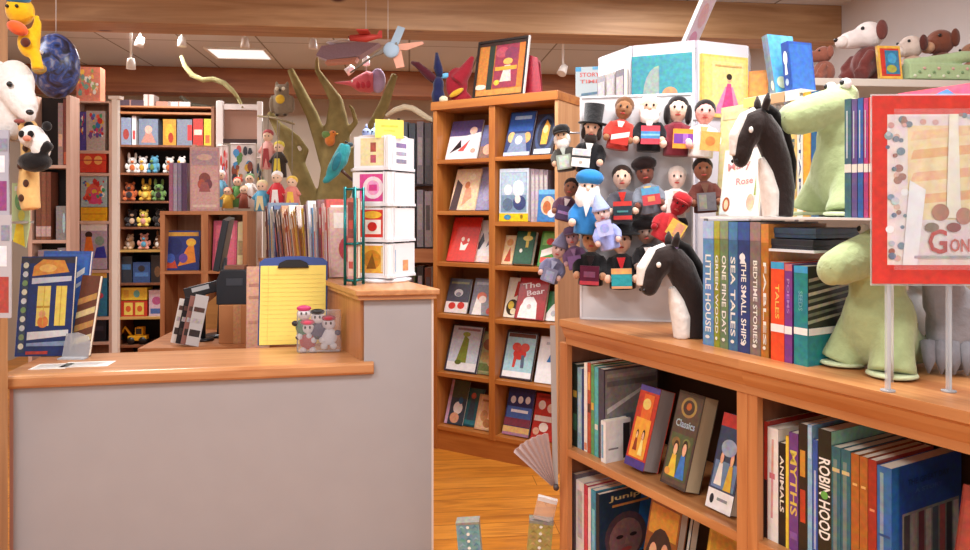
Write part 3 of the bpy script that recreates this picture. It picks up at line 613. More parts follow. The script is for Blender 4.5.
top_book(748, yq+.03, .06, .085, .03, 2, 20, '#c8803c', 'small orange brown book left of the light blue leaning book', [('r', .1, .1, .9, .9, '#d08c48')], '#b06a2c')
# animals on its top
def critter(name, label, px, yl, s, az, body, muzzle, ear, long=1.0, legs=None, z=None):
    z = TZ
    t = thing(name, label, 'plush toy', TB.L(TB.at(px, yl), yl, z+.001) @ RZ(az) @ SC(s), 'plush animals on the tall bookcase top')
    bm, mm, em = mat(body, 'plush'), mat(muzzle, 'plush'), mat(ear, 'plush'); lm = mat(legs, 'plush') if legs else bm
    a = MB(); a.ell((0, 0, .06), (.055, .05, .06), lm)
    for q in (-1, 1): a.tube([(-.02, q*.03, .05), (-.06, q*.045, .02)], [.022, .024], lm); a.tube([(-.02, q*.045, .09), (-.055, q*.05, .05)], [.017, .015], lm)
    blob(a, 'body', lm, t, voxel=.006, smooth=4)
    a = MB(); a.ell((-.005, 0, .15), (.045, .042, .042), bm); a.tube([(-.02, 0, .145), (-.02-.05*long, 0, .13)], [.034, .024], bm)
    blob(a, 'head', bm, t, voxel=.005, smooth=4)
    MB().ell((-.03-.045*long, 0, .128), (.02, .022, .019), mm).build('muzzle', t); MB().ell((-.05-.045*long, 0, .134), (.006, .008, .006), mat('#1d1715', 'plastic')).build('nose', t)
    for q in (-1, 1):
        MB().ell((.01, q*.042, .158), (.018, .010, .03), em).build('ear', t); MB().ell((-.04, q*.026, .165), .0055, mat('#141212', 'plastic')).build('eye', t)
critter('plush_lamb', 'white plush lamb with maroon body and drooping muzzle, leftmost on the tall bookcase top', 870, .13, 1.36, 0, '#e2d6d2', '#dccfc9', '#6a3a34', 1.3, '#6a3430')
critter('plush_dog', 'brown and white plush dog right of the small framed picture', 912, .16, 1.12, 10, '#d8c4b8', '#e6d8d0', '#5c302a', .8, '#caa690')
critter('plush_monkey', 'brown plush monkey with tan face beside the white and brown dog', 941, .17, 1.28, 16, '#7c4634', '#c89878', '#6a3a2c', .7)
critter('plush_bear', 'tan plush bear at the far right end of the tall bookcase top', 973, .17, 1.0, 10, '#a8785c', '#d8bca8', '#e6ddd6', .6)
critter('plush_duck', 'reddish brown plush bird sitting in front of the white wall, beside the blue books', 824, .12, .80, 0, '#8c5444', '#7a4434', '#8c5444', 1.5)
book('small yellow framed picture book with red and blue art between lamb and dog', TB.L(TB.at(880, .0), .0, TZ+.004) @ RX(-8), .095, .135, .012, '#e2b04a', [('r', .1, .08, .92, .92, '#c23a30'), ('r', .3, .14, .9, .86, '#3a7a9c'), ('c', .6, .62, .2, .16, '#4a9cc4'), ('c', .55, .3, .22, .12, '#a8a84a')], '#caa058')
t = thing('green_cloth_bag', 'pale green printed cloth bag with soft folds, in front of the monkey and dog', 'bag', TB.L(TB.at(910, .0), .0, TZ+.006))
g = mat('#a9bf90', 'cloth'); a = MB(); a.box(0, 0, 0, .30, .06, .06, g); a.tube([(0, .03, .065), (.08, .025, .072), (.16, .035, .082), (.24, .025, .095), (.30, .03, .10)], [.02, .022, .025, .025, .022], g, 10)
bb = blob(a, 'bag_body', g, t, voxel=.006, smooth=8)
for i in range(14): MB().ell((.02+.02*i, -.002, .012+.03*((i*7) % 3)/2), (.007, .003, .006), mat(['#d8dcc0', '#7c9a6c', '#d4a89c'][i % 3], 'cloth'), n=8, k=6).build('printed_leaf', t)
x = R.at(892, .40); book('pink picture book with blue wing shapes showing above the red poster', R.L(x, .40, RZ1+.002) @ RX(-5), .3, .315, .01, '#d4506c', [('r', .0, .9, 1, 1, '#dc5a74'), ('p', [(.15, .9), (.4, .98), (.5, .9)], '#5a86c0'), ('p', [(.05, .9), (.2, .96), (.3, .9)], '#e8a0c0'), ('c', .8, .95, .1, .03, '#c83c50')])
# ======================= white octagonal book spinner ======================
ox, oy = P(693, 0, 2.75).x+.015, 2.75+.327
t = thing('book_spinner', 'tall white octagonal book spinner rising behind the puppet board', 'book rack', T(ox, oy, 0))
wp = mat('#d6d4dc', 'paint')
MB().cyl((0, 0, 0), (0, 0, .04), .25, wp, 8).build('base', t); MB().cyl((0, 0, .04), (0, 0, 2.05), .03, mat('#b8b6ba', 'metal')).build('column', t)
OR = .327
def octo(i): a = -PI/2+i*PI/4; return Vector((OR*math.cos(a), OR*math.sin(a)))
MB().lathe([(.05, 1.0), (OR-.01, 1.0), (OR-.01, 1.02), (.05, 1.02)], wp, n=8, M=RZ(0)).build('bottom_tray', t)
for i in range(8):
    p0, p1 = octo(i), octo(i+1); d = (p1-p0); L_ = d.length; ang = math.degrees(math.atan2(d.y, d.x))
    MB().box(.006, 0, 1.02, L_-.006, .012, 2.057, wp, T(p0.x, p0.y, 0) @ RZ(ang)).build('panel', t)
def on_spinner(i, u0, w, z, h, t, cover, label, art, rot=0, cat='book'):
    p0, p1 = octo(i), octo(i+1); d = p1-p0; ang = math.degrees(math.atan2(d.y, d.x))
    return book(label, T(ox+p0.x, oy+p0.y, z) @ RZ(ang) @ T(u0, -t-.001, 0), w, h, t, cover, art)
on_spinner(7, .005, .228, 1.775, .235, .012, '#3c9cac', 'teal picture book with grey quarter moon and peach disc on the white spinner', [('r', .03, .03, .97, .97, '#3f98a6'), ('p', [(.46, .2)]+[(.46-.27*math.sin(a), .32+.5*math.cos(a)) for a in [0, .3, .6, .9, 1.2, 1.5]]+[(.24, .22)], '#98aca4'), ('r', .455, .2, .467, .82, '#74949a'), ('c', .64, .34, .13, .12, '#c8946c')])
on_spinner(0, .012, .225, 1.765, .24, .012, '#eecb6c', 'yellow picture book with a pink gowned figure on the white spinner', [('r', .05, .04, .95, .96, '#f2d682'), ('r', .22, .1, .9, .9, '#f4dc94'), ('p', [(.25, .06), (.85, .06), (.66, .5), (.5, .5)], '#e490b8'), ('p', [(.4, .06), (.7, .06), (.62, .55), (.54, .55)], '#d4508c'), ('c', .58, .62, .05, .05, '#e8b890'), ('c', .58, .66, .06, .05, '#3a2a22'), ('r', .28, .82, .85, .845, '#d8b070')])
for i, (u, c, l) in enumerate(((.03, '#8f8a92', 'grey magazine on the spinner side facing the middle bookcase, nearest the teal book'), (.1, '#a9a4a8', 'pale grey magazine on the spinner side, between two others'), (.17, '#7c7680', 'dark grey magazine on the spinner side, farthest from the teal book'))):
    o = on_spinner(6, u, .06, 1.70, .27, .02, c, l, [('r', .1, .1, .9, .9, '#b8b2b4')]); o['group'] = 'grey magazines on the spinner side'
book('white edged picture book with pink art standing on top of the spinner', T(ox-.02, oy-.2, 2.058) @ RZ(64) @ RY(0) @ RX(24), .2, .26, .014, '#f0ecec', [('r', .05, .05, .95, .95, '#efd0d8'), ('c', .5, .2, .3, .14, '#dc88a8'), ('c', .5, .6, .3, .2, '#e8b0b0')], spine='#f4f2f2')
# ======================= puppet board and puppets ==========================
PB = Frame(.319, 2.42, -12.6)
bw_, bz1 = PB.at(693, 0), 1.787
t = thing('puppet_board', 'tall white display board full of hanging puppets, standing on the low bookcase', 'display board', PB.M @ T(0, 0, TOP+.0005))
MB().box(0, 0, 0, bw_, .016, bz1-TOP, mat('#d9d6d8', 'paint')).build('board', t)
fr = mat('#efedf0', 'paint')
for a in ((0, -.004, 0, .006, .02, bz1-TOP), (bw_-.006, -.004, 0, bw_, .02, bz1-TOP), (0, -.004, 0, bw_, .02, .006), (0, -.004, bz1-TOP-.006, bw_, .02, bz1-TOP)): MB().box(*a, fr).build('frame_strip', t)
for x in (.05, bw_-.07): MB().prism([(0, 0), (.02, 0), (.02, .12), (0, .12)], .10, fr, T(x, .016, 0)).build('foot', t)
for px, py in ((592, 120), (650, 100), (678, 104), (622, 104), (622, 172), (648, 168), (676, 170), (588, 190), (590, 232), (620, 234), (650, 226), (676, 222)):
    MB().cyl((PB.at(px, 0), 0, PB.z(px, py, 0)-TOP), (PB.at(px, 0), -.02 if py != 190 else -.075, PB.z(px, py, 0)-TOP), .003, mat('#c0bdc2', 'metal')).build('peg', t)
def puppet(label, px, py, s, skin, hair, coat, shirt, card, hat=None, hatc='#141414', beard=None, roll=0, yl=-.045, armup=0, card_at=(0, -.098), longhair=False, nocard=False):
    "head centre at origin, faces -y"
    t = thing('puppet', label, 'puppet', PB.L(PB.at(px, yl), yl, PB.z(px, py, yl)) @ RY(roll) @ SC(s*1.04, s*1.0, s*1.04), 'finger puppets hanging on the white board')
    sk = mat(skin, 'cloth'); ct = mat(coat, 'cloth')
    a = MB(); a.ell((0, 0, 0), (.029, .028, .035), sk); a.ell((0, -.028, -.004), (.006, .008, .008), sk); a.ell((0, 0, -.036), (.012, .012, .014), sk)
    hd = blob(a, 'head', sk, t, voxel=.003, smooth=3)
    for q in (-1, 1): MB().ell((q*.011, -.0265, .006), (.0035, .0025, .0045), mat('#1a1412', 'plastic'), n=8, k=6).build('eye', hd)
    MB().ell((0, -.0265, -.017), (.009, .003, .003), mat('#b04a44', 'cloth'), n=8, k=6).build('mouth', hd)
    hm = mat(hair, 'plush'); h = MB()
    h.ell((0, .006, .012), (.032, .028, .031), hm)
    if longhair:
        for q in (-1, 1): h.ell((q*.030, -.004, -.014), (.011, .018, .030), hm)
    h.build('hair', hd)
    if beard:
        b = MB(); bm = mat(beard[0], 'plush')
        b.ell((0, -.018, -.03), (.026*beard[1], .016, .024*beard[1]), bm)
        for q in (-1, 1): b.ell((q*.024, -.01, -.012), (.009, .014, .02), bm)
        b.build('beard', hd)
    if hat:
        m = mat(hatc, 'cloth'); k = MB()
        if hat == 'top': k.lathe([(.046, .018), (.046, .022), (.029, .024), (.032, .082), (.0, .084)], m)
        elif hat == 'wide': k.lathe([(.055, .016), (.057, .021), (.030, .026), (.024, .044), (.0, .05)], m)
        elif hat == 'cap': k.lathe([(.034, .014), (.035, .03), (.026, .046), (.0, .052)], m); k.ell((0, -.03, .018), (.026, .02, .004), m)
        elif hat == 'puff': k.ell((0, 0, .03), (.042, .036, .026), m)
        elif hat == 'cone': k.lathe([(.036, .012), (.034, .02), (.012, .07), (.0, .085)], m)
        k.build('hat', hd)
    a = MB(); a.lathe([(.012, -.034), (.030, -.046), (.034, -.075), (.038, -.135), (.03, -.137)], ct, c=(0, 0, 0), n=14)
    for q in (-1, 1):
        a.tube([(q*.026, 0, -.052), (q*.041, -.014, -.078), (q*.04, -.034, -.10-.01*armup)], [.014, .015, .013], ct, 10)
    blob(a, 'coat', ct, t, voxel=.0045, smooth=4)
    MB().prism([(-.012, -.045), (.012, -.045), (0, -.085)], .004, mat(shirt, 'cloth'), T(0, -.040, 0)).build('shirt', t)
    for q in (-1, 1): MB().ell((q*.038, -.044, -.104-.01*armup), (.011, .011, .012), sk, n=10, k=7).build('hand', t)
    if not nocard:
        c = MB(); w_, h_ = .056, .056; x0, z0 = card_at[0]-w_/2, card_at[1]-h_/2-.004
        c.box(x0, -.058, z0, x0+w_, -.054, z0+h_, mat(card[0], 'cloth'))
        c.art(card[1], w_, h_, lambda u, v, o: (x0+u*w_, -.058-o, z0+v*h_)); c.build('name_card', t)
puppet('puppet in tall black top hat and chin beard, top left of the white board', 592, 130, 1.0, '#e0b49a', '#1b1614', '#1b1b1e', '#e8e4e0', ('#eceae8', [('r', 0, .5, 1, .62, '#2a2a2c'), ('r', .1, .66, .9, .96, '#c8d0d4'), ('c', .5, .25, .1, .08, '#b0a8a4')]), 'top', '#141416', ('#2a201c', .8), 6, card_at=(-.02, -.09))
puppet('brown faced puppet in red and white dress, second from left in the top row', 624, 109, .95, '#9c6f4e', '#6e4a30', '#b83c32', '#efe8e0', ('#c83c34', [('p', [(0, .2), (1, .5), (1, .8), (0, .5)], '#f0e6de')]), None, roll=10, nocard=False, card_at=(.006, -.09))
puppet('white bearded puppet with red, blue and white card, top row centre', 650, 108, 1.0, '#dcb8a0', '#e8e2dc', '#18181c', '#d8d4d0', ('#d84a5a', [('r', 0, .3, 1, .7, '#4a8ac4'), ('r', 0, .45, 1, .55, '#8ab8dc')]), None, beard=('#ece8e4', 1.15), roll=2, card_at=(.004, -.085))
puppet('dark bobbed puppet in maroon dress holding an orange and purple card, top right', 678, 110, 1.05, '#f0d0bc', '#211a1c', '#7c2c38', '#8c3040', ('#e89a3a', [('r', .05, .25, 1, .75, '#7a3c9c'), ('r', .5, .25, .75, .75, '#a86ac0')]), None, longhair=True, roll=3, card_at=(.016, -.085))
puppet('pink cheeked puppet with black hair and orange vest, off the right edge of the board', 705, 113, 1.0, '#e8a8a0', '#1e1818', '#e4e0de', '#e8b07a', ('#e8a458', [('c', .5, .5, .25, .25, '#d87a3c')]), None, roll=6, card_at=(.02, -.085), yl=-.07)
puppet('puppet in brown jacket below the orange vested one, off the right edge of the board', 703, 170, .95, '#8c5a44', '#1e1614', '#5c2f28', '#6c4a3c', ('#6e6a70', [('r', .1, .1, .5, .9, '#8a8478')]), None, roll=-4, yl=-.07)
puppet('white bearded puppet in small dark hat hanging beyond the left edge of the board', 562, 137, .82, '#d8b498', '#2a2420', '#4a4844', '#b8c0b8', ('#9aa69a', [('r', .15, .1, .85, .9, '#b8c4bc')]), 'cap', '#1e1c1c', ('#e4ded8', 1.0), -8, yl=-.02)
puppet('pale faced puppet in grey coat and red vest, left in the second row', 622, 178, 1.0, '#e6c2ac', '#3a2a24', '#58565e', '#c8342c', ('#2e3c44', [('r', 0, .75, 1, 1, '#c8342c'), ('r', 0, 0, 1, .22, '#c8342c'), ('r', .2, .4, .8, .5, '#4c8a8a')]), None, roll=-2)
puppet('puppet in black and red hat with gold trim, middle of the second row', 645, 173, .95, '#7c4a3c', '#1a1414', '#7a808c', '#e8c070', ('#c44a52', [('r', 0, .6, 1, 1, '#5a9cc8'), ('r', .3, .2, .7, .5, '#d88a5c')]), 'puff', '#221414', roll=-8, card_at=(.008, -.075))
puppet('pale faded puppet in white, right in the second row', 677, 178, .9, '#efd4c8', '#e8dcd4', '#eae2de', '#e8c8b8', ('#f0e2da', [('c', .5, .5, .25, .3, '#e8b8a0')]), None, roll=4)
puppet('puppet in red dress holding a yellow card, below the pale faded one', 679, 206, .85, '#a8202a', '#8a1c24', '#b42a30', '#d84a40', ('#e8c05a', [('r', .4, .1, .9, .9, '#e2a078')]), 'cap', '#b8282e', roll=30, card_at=(.03, -.07), yl=-.125)
puppet('white bearded puppet in bright blue hat, left edge of the board', 589, 188, 1.05, '#e8c8b4', '#ece8e6', '#2f78b8', '#e8e6e4', ('#3a86c4', [('r', .2, .2, .8, .8, '#2f6ca8')]), 'puff', '#2f86cc', ('#f0eeee', 1.5), 4, nocard=True, yl=-.10)
puppet('puppet under a pale blue hat, below the blue hatted one', 602, 214, .8, '#d8b8b0', '#a8b0d8', '#9aa4dc', '#8c9ad4', ('#b8c0ec', [('c', .5, .5, .3, .3, '#98a4e0')]), 'cone', '#a4b4e6', roll=-14, yl=-.165, card_at=(0, -.05))
puppet('brown faced puppet in black cloak with maroon card, bottom left of the board', 592, 240, 1.05, '#b88868', '#1e1613', '#19181a', '#2a2022', ('#5a2038', [('r', 0, 0, 1, .2, '#b83440'), ('r', .2, .4, .8, .7, '#7a3c5c')]), 'cap', '#2a211e', roll=2)
puppet('puppet in wide black hat with red bow and teal card, bottom row centre', 621, 241, 1.1, '#eac0a8', '#141214', '#161618', '#c4282e', ('#2f9aa4', [('r', 0, .72, 1, 1, '#e0a060'), ('r', 0, 0, 1, .12, '#d8a070')]), 'wide', '#121214', roll=-2)
puppet('black haired puppet with dark face half hidden by the lower horse', 646, 233, .95, '#8c7468', '#141112', '#1c1a1c', '#e8e4e2', ('#2a2628', []), 'puff', '#161214', roll=-6)
puppet('white faced puppet in violet and white dress right of the lower horse ears', 677, 231, .9, '#eccabc', '#1c1618', '#1a1a1e', '#b8a4d8', ('#a89cd0', [('c', .5, .5, .3, .3, '#e2dcf0')]), 'cap', '#1c1a1e', roll=6)
puppet('small violet dressed puppet hanging beyond the lower left edge of the board', 572, 238, .75, '#b08c94', '#4a3848', '#6c4c6c', '#8a6a8c', ('#7c5c8c', []), 'cap', '#5a4460', roll=-10, yl=-.02)
puppet('brown faced puppet with purple striped coat left of the blue hatted one', 571, 188, .8, '#8a5c48', '#2a1e1c', '#5a3a4c', '#c8b8b8', ('#4a3c5c', [('r', .1, .4, .9, .6, '#8a6a9c')]), None, roll=14, yl=-.02)
puppet('grey bonneted puppet with blue grey apron, farthest left beside the bookcase', 559, 250, .8, '#c8a49c', '#6a6478', '#6c6a84', '#9ca0b8', ('#787a94', [('r', .2, .1, .8, .8, '#8c90ac')]), 'cone', '#6c6880', roll=18, yl=-.02)
# wire arm on the left edge that the outer puppets hang from
a = MB()
for z, px in ((PB.z(570, 133, 0), 566), (PB.z(570, 188, 0), 566), (PB.z(570, 240, 0), 554), (PB.z(705, 120, 0), 708), (PB.z(705, 172, 0), 708)):
    x1 = PB.at(px, 0); a.cyl((0.003 if px < 600 else bw_-.003, .008, z), (x1, .008, z), .0035, mat('#c6c3c8', 'metal'))
a.build('wire_arm', bpy.data.objects['puppet_board'], T(0, 0, -TOP))
# ======================= middle bookcase ===================================
B = Frame(-.308, 4.27, -31.3)
BW, BH, BD = .817, 2.05, .62
MW = wood('#a25c26', '#bb7838', 'z', 1.0, .4); MX_ = wood('#a25c26', '#bb7838', 'x', 1.0, .4); MI = wood('#92542a', '#a86a36', 'x', .8, .5)
t = thing('bookcase', 'tall honey coloured bookcase with two columns of face-out picture books', 'bookcase', B.M)
MB().box(0, 0, 0, .028, BD, BH-.05, MW).build('side_panel', t, bevel=.002)
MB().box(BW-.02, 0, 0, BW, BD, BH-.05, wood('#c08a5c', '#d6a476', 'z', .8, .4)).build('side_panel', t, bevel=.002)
MB().box(-.01, -.012, BH-.05, BW+.004, BD+.01, BH, MX_).build('top', t, bevel=.003)
MB().box(.385, 0, .11, .425, .29, BH-.05, MW).build('divider', t, bevel=.002)
MB().box(.028, .29, .1, BW-.02, .302, BH-.05, MI).build('back_panel', t)
MB().box(.028, .01, 0, BW-.02, .03, .115, MX_).build('kick_board', t)
SL = [1.707, 1.406, 1.105, .80, .455, .14]; SRr = [1.71, 1.345, 1.098, .797, .456, .14]
for z in SL: MB().box(.028, .002, z-.024, .385, .29, z, MX_).build('shelf', t, bevel=.002)
for z in SRr: MB().box(.425, .002, z-.024, BW-.02, .29, z, MX_).build('shelf', t, bevel=.002)
GM = 'face-out picture books in the middle bookcase'
def mb(row, right, px0, px1, py, c, art, label, t=.011, lean=21, yl=.05, spine=None, yaw=0):
    face_book(B, (SRr if right else SL)[row]+.0005, px0, px1, py, yl, t, lean, c, label, GM, art, spine, yaw=yaw)
def tb(v, c='#f0ece0', w=.7, h=.05): return ('r', .5-w/2, v, .5+w/2, v+h, c)
mb(0, 0, 445, 476, 122, '#e6dce0', [('r', 0, .6, 1, 1, '#5a4a78'), ('p', [(0, .5), (1, .68), (1, .5)], '#efe6e6'), ('p', [(.1, .15), (.4, .5), (.45, .3)], '#2a2024'), ('p', [(.35, .2), (.7, .5), (.55, .2)], '#d8504a'), ('c', .75, .72, .12, .1, '#e8c0b0'), ('c', .85, .2, .08, .06, '#d09a8c')], 'white and violet picture book with a red and black figure, left column top shelf')
mb(0, 0, 478, 494, 126, '#6a6a8c', [('r', .0, .0, 1, .35, '#8a6a5c'), ('c', .5, .25, .3, .16, '#e8a890'), ('r', 0, .6, 1, 1, '#7478a0')], 'slate picture book tucked beside the divider, left column top shelf')
mb(1, 0, 449, 474, 170, '#e6c4a0', [('p', [(0, 0), (.3, 0), (.35, .6), (.1, .75)], '#4a3a3c'), ('c', .55, .6, .1, .09, '#c8784a'), ('p', [(.45, .1), (.8, .3), (.7, .55), (.5, .5)], '#d89878'), ('c', .7, .8, .12, .08, '#f0d8b8')], 'beige picture book with a dark figure on its left, left column second shelf')
mb(1, 0, 473, 495, 168, '#8e88a8', [('r', .08, .06, .92, .94, '#9892b0'), ('c', .5, .4, .2, .2, '#aaa4c0')], 'lilac grey picture book, left column second shelf', yl=.068)
mb(2, 0, 446, 474, 218, '#c4261c', [('r', .03, .02, .97, .98, '#cf2f22'), ('p', [(.4, .25), (.6, .25), (.68, .42), (.5, .36), (.4, .45)], '#f0e2d8'), ('c', .46, .5, .06, .05, '#e8cfc0'), ('c', .66, .48, .04, .04, '#e8cfc0')], 'bright red picture book with small white animal, left column third shelf')
mb(2, 0, 471, 495, 221, '#dedad8', [('p', [(.1, .3), (.3, .7), (.4, .5), (.25, .3)], '#3a3c48'), ('p', [(.5, .35), (.7, .8), (.8, .5)], '#5a5c6c'), ('c', .6, .7, .1, .08, '#2a2a30'), ('r', 0, .0, 1, .14, '#e4c8c0'), ('c', .8, .3, .1, .08, '#b87a70')], 'white picture book with black sketched animals, left column third shelf', yl=.068)
mb(3, 0, 444, 466, 279, '#4a4a58', [('r', 0, 0, 1, .32, '#e4d8d4'), ('c', .3, .2, .16, .1, '#c83830'), ('c', .7, .22, .16, .1, '#c83830'), ('c', .5, .58, .2, .11, '#d8d8d8'), ('c', .5, .54, .12, .06, '#8a8a94'), tb(.84, '#8a8a5c', .8, .06)], 'dark grey picture book with white and red lower band, left column fourth shelf')
mb(3, 0, 469, 493, 279, '#7a7886', [('r', 0, 0, 1, .4, '#8c8a90'), ('p', [(.1, 0), (.5, 0), (.4, .4), (.2, .5)], '#ece6e0'), ('c', .4, .5, .2, .12, '#e2744c'), ('c', .45, .42, .16, .1, '#ecd8cc'), ('c', .8, .12, .12, .09, '#b8443c'), tb(.82, '#a8a6b4', .8, .07)], 'grey picture book with a white bearded red capped figure, left column fourth shelf')
mb(4, 0, 444, 476, 325, '#3b3a48', [('r', .05, .03, .95, .97, '#c8d0dc'), ('r', .05, .03, .95, .2, '#eef0f0'), ('p', [(.3, .2), (.62, .2), (.6, .7), (.45, .78), (.38, .5)], '#7f8c3a'), ('c', .5, .8, .12, .05, '#96a04c'), ('c', .38, .2, .1, .05, '#5c6a2e'), ('r', .2, .88, .9, .93, '#9a7a84')], 'white and blue picture book with a tall green creature, left column fifth shelf')
mb(4, 0, 473, 496, 332, '#8a8c62', [('r', .05, .05, .95, .95, '#a8a678'), ('c', .5, .7, .28, .14, '#8a5c3a'), ('c', .4, .4, .2, .12, '#b49a64'), ('r', .1, .08, .9, .25, '#6c7c4a'), ('c', .65, .3, .14, .1, '#caa878')], 'olive picture book with brown animals, left column fifth shelf', yl=.068)
mb(5, 0, 444, 462, 380, '#36404c', [('r', 0, 0, .16, 1, '#c4a0b8'), ('r', .16, .6, 1, 1, '#4a5644'), ('c', .6, .38, .25, .14, '#e0d8d0'), ('c', .5, .15, .25, .12, '#d09a78'), ('c', .7, .55, .12, .08, '#2c5c7c')], 'dark picture book with a pink spine edge, left column bottom shelf', spine='#cfa8c4')
mb(5, 0, 459, 478, 388, '#205058', [('r', .05, .04, .95, .96, '#27616a'), ('p', [(.3, .1), (.7, .1), (.6, .7), (.42, .75)], '#3a4a58'), ('c', .5, .8, .13, .08, '#b8685c'), ('r', .1, .05, .9, .16, '#307880')], 'teal picture book with a dark standing figure, left column bottom shelf', yl=.065)
mb(5, 0, 474, 493, 395, '#d4ae84', [('r', .1, .05, .9, .95, '#deba90'), ('c', .4, .4, .2, .16, '#c08a5c'), ('c', .6, .2, .2, .12, '#b47c4c'), ('r', .2, .8, .8, .86, '#a87850')], 'tan picture book beside the divider, left column bottom shelf', yl=.045)
mb(0, 1, 503, 529, 113, '#2c3c68', [('r', .04, .55, .96, .97, '#3058a0'), ('r', .2, .82, .85, .9, '#a8c0e0'), ('c', .2, .42, .14, .12, '#d8b47a'), ('c', .8, .4, .14, .12, '#d0a060'), ('p', [(.1, .04), (.9, .04), (.7, .5), (.3, .5)], '#7a88a4'), ('c', .5, .35, .14, .1, '#c8d0e0'), ('r', 0, 0, 1, .08, '#b8c0d0')], 'blue picture book with light lettering band and three figures, right column top shelf')
mb(0, 1, 531, 552, 115, '#2c2c38', [('c', .5, .5, .46, .46, '#3c4c70'), ('c', .5, .52, .36, .36, '#232a40'), ('p', [(.35, .25), (.65, .25), (.7, .7), (.5, .85), (.35, .6)], '#e0a83c'), ('c', .5, .62, .12, .1, '#f0d890'), ('r', .1, .02, .9, .14, '#c8d0dc')], 'dark picture book with yellow figure in a blue oval, right column top shelf')
# boxed set in the second right shelf
face_book(B, SRr[1]+.0005, 499, 528, 169, .03, .05, 2, '#c8d4e0', 'large pale blue boxed book with a yellow lower band, right column second shelf', GM,
    [('r', 0, 0, 1, .15, '#f0c01c'), ('r', .06, .17, .94, .93, '#7a94ac'), ('r', .08, .5, .92, .92, '#a8bccc'), ('c', .3, .6, .14, .1, '#e8e4e0'), ('c', .66, .62, .2, .16, '#d8dce6'), ('c', .7, .35, .22, .14, '#3c4874'), ('c', .64, .42, .1, .08, '#eadcd4'), ('c', .3, .32, .18, .12, '#5c7088'), ('c', .3, .08, .12, .05, '#3c8ab0'), ('c', .78, .09, .05, .04, '#8a7418')], page='#d8d0d4')
for i, (a, b) in enumerate(((531, 534.7), (534.8, 539), (539.2, 543.5), (543.7, 548))):
    spine_book(B, SRr[1]+.0005, a, b, 169+i*.3, .06, .2, ['#b8a8b4', '#a898a8', '#b4a8b0', '#988a98'][i], ['pinkish grey spine right beside the pale blue boxed book', 'mauve grey spine second from the pale blue boxed book', 'light mauve spine third from the pale blue boxed book', 'darker mauve spine fourth from the pale blue boxed book'][i], 'mauve spines beside the boxed book', (), [('r', .2, .1, .8, .9, '#c8bcc4')])
mb(1, 1, 537, 557, 190, '#3a78b4', [('c', .5, .5, .36, .3, '#e0c0a0'), ('c', .45, .45, .2, .2, '#b8683c'), ('r', .0, .85, 1, 1, '#6ab0dc'), ('c', .7, .25, .2, .12, '#d8dce4')], 'small blue picture book with an orange face, leaning in front of mauve spines', yl=.008, lean=8)
mb(2, 1, 501, 512, 236, '#d8b88c', [('r', .1, .05, .9, .95, '#e4c89c'), ('p', [(.2, .1), (.8, .1), (.6, .6)], '#c0503c'), ('c', .5, .75, .3, .12, '#d89a60')], 'narrow cream and red picture book, right column third shelf', yl=.07)
mb(2, 1, 512, 531, 233, '#16422e', [('r', .06, .04, .94, .96, '#1c5038'), ('r', .55, .5, .7, .98, '#c8b04a'), ('c', .62, .78, .26, .08, '#d8c468'), ('c', .35, .4, .08, .06, '#d8d4c4')], 'dark green picture book with gold ribbon, right column third shelf', yl=.05, t=.03, spine='#0f2c20')
mb(2, 1, 537, 556, 232, '#4a8a3c', [('r', .1, .6, .95, .95, '#7ab05a'), ('p', [(.1, .45), (.9, .6), (.9, .4), (.1, .25)], '#efe2da'), ('r', .1, .1, .9, .25, '#d8504a'), ('c', .5, .7, .2, .1, '#c83c34')], 'green, white and red striped picture book, right column third shelf')
mb(3, 1, 503, 518, 278, '#efe4d0', [('c', .5, .25, .4, .2, '#3a3024'), ('c', .4, .3, .2, .1, '#d8b84a'), ('c', .6, .15, .2, .08, '#e8dcb8'), ('p', [(.5, .5), (.9, .6), (.8, .9), (.6, .9)], '#b8342c')], 'cream picture book with gold and black spots, right column fourth shelf', yl=.08)
mb(3, 1, 514, 543, 279, '#96242a', [('r', .03, .02, .97, .98, '#a42c30'), ('t', 'The', .42, .82, .6, .14, 12, '#f0dede'), ('t', 'Bear', .6, .66, .6, .13, 12, '#f0dede'), ('p', [(.1, .02), (.75, .02), (.7, .4), (.55, .54), (.3, .5), (.15, .3)], '#efe9e6'), ('c', .42, .4, .2, .14, '#f4f0ee'), ('c', .45, .3, .08, .06, '#c8b8b4')], 'large dark red picture book with white script and white animal, right column fourth shelf', yl=.045, t=.02)
mb(3, 1, 541, 557, 292, '#2f7a44', [('p', [(.0, .0), (1, 0), (1, .7), (.6, .55), (.2, .2)], '#f0ece8'), ('c', .7, .25, .16, .1, '#b8c0c8'), ('r', 0, .85, 1, 1, '#2a6a3c')], 'green and white picture book at the right end, right column fourth shelf', yl=.076)
mb(4, 1, 499, 531, 331, '#3c2f34', [('r', .07, .04, .96, .95, '#a8cfd8'), ('r', .07, .04, .96, .16, '#f0efec'), ('c', .52, .52, .2, .12, '#d0382e'), ('c', .4, .66, .14, .09, '#cf4a3c'), ('c', .66, .66, .14, .09, '#cf4a3c'), ('p', [(.34, .24), (.42, .24), (.46, .5), (.36, .5)], '#c84438'), ('p', [(.6, .24), (.7, .24), (.68, .5), (.58, .5)], '#5a6a80'), ('r', .1, .86, .94, .94, '#6a4438')], 'pale blue picture book with red animals and dark border, right column fifth shelf')
mb(4, 1, 534, 556, 337, '#e9ecf0', [('r', .05, .05, .95, .95, '#f4f5f6'), ('p', [(.42, .45), (.6, .45), (.7, .6), (.55, .62)], '#3a78b8'), ('r', .3, .82, .8, .88, '#b8bcc4')], 'white picture book with a small blue mark, right column fifth shelf', t=.012)
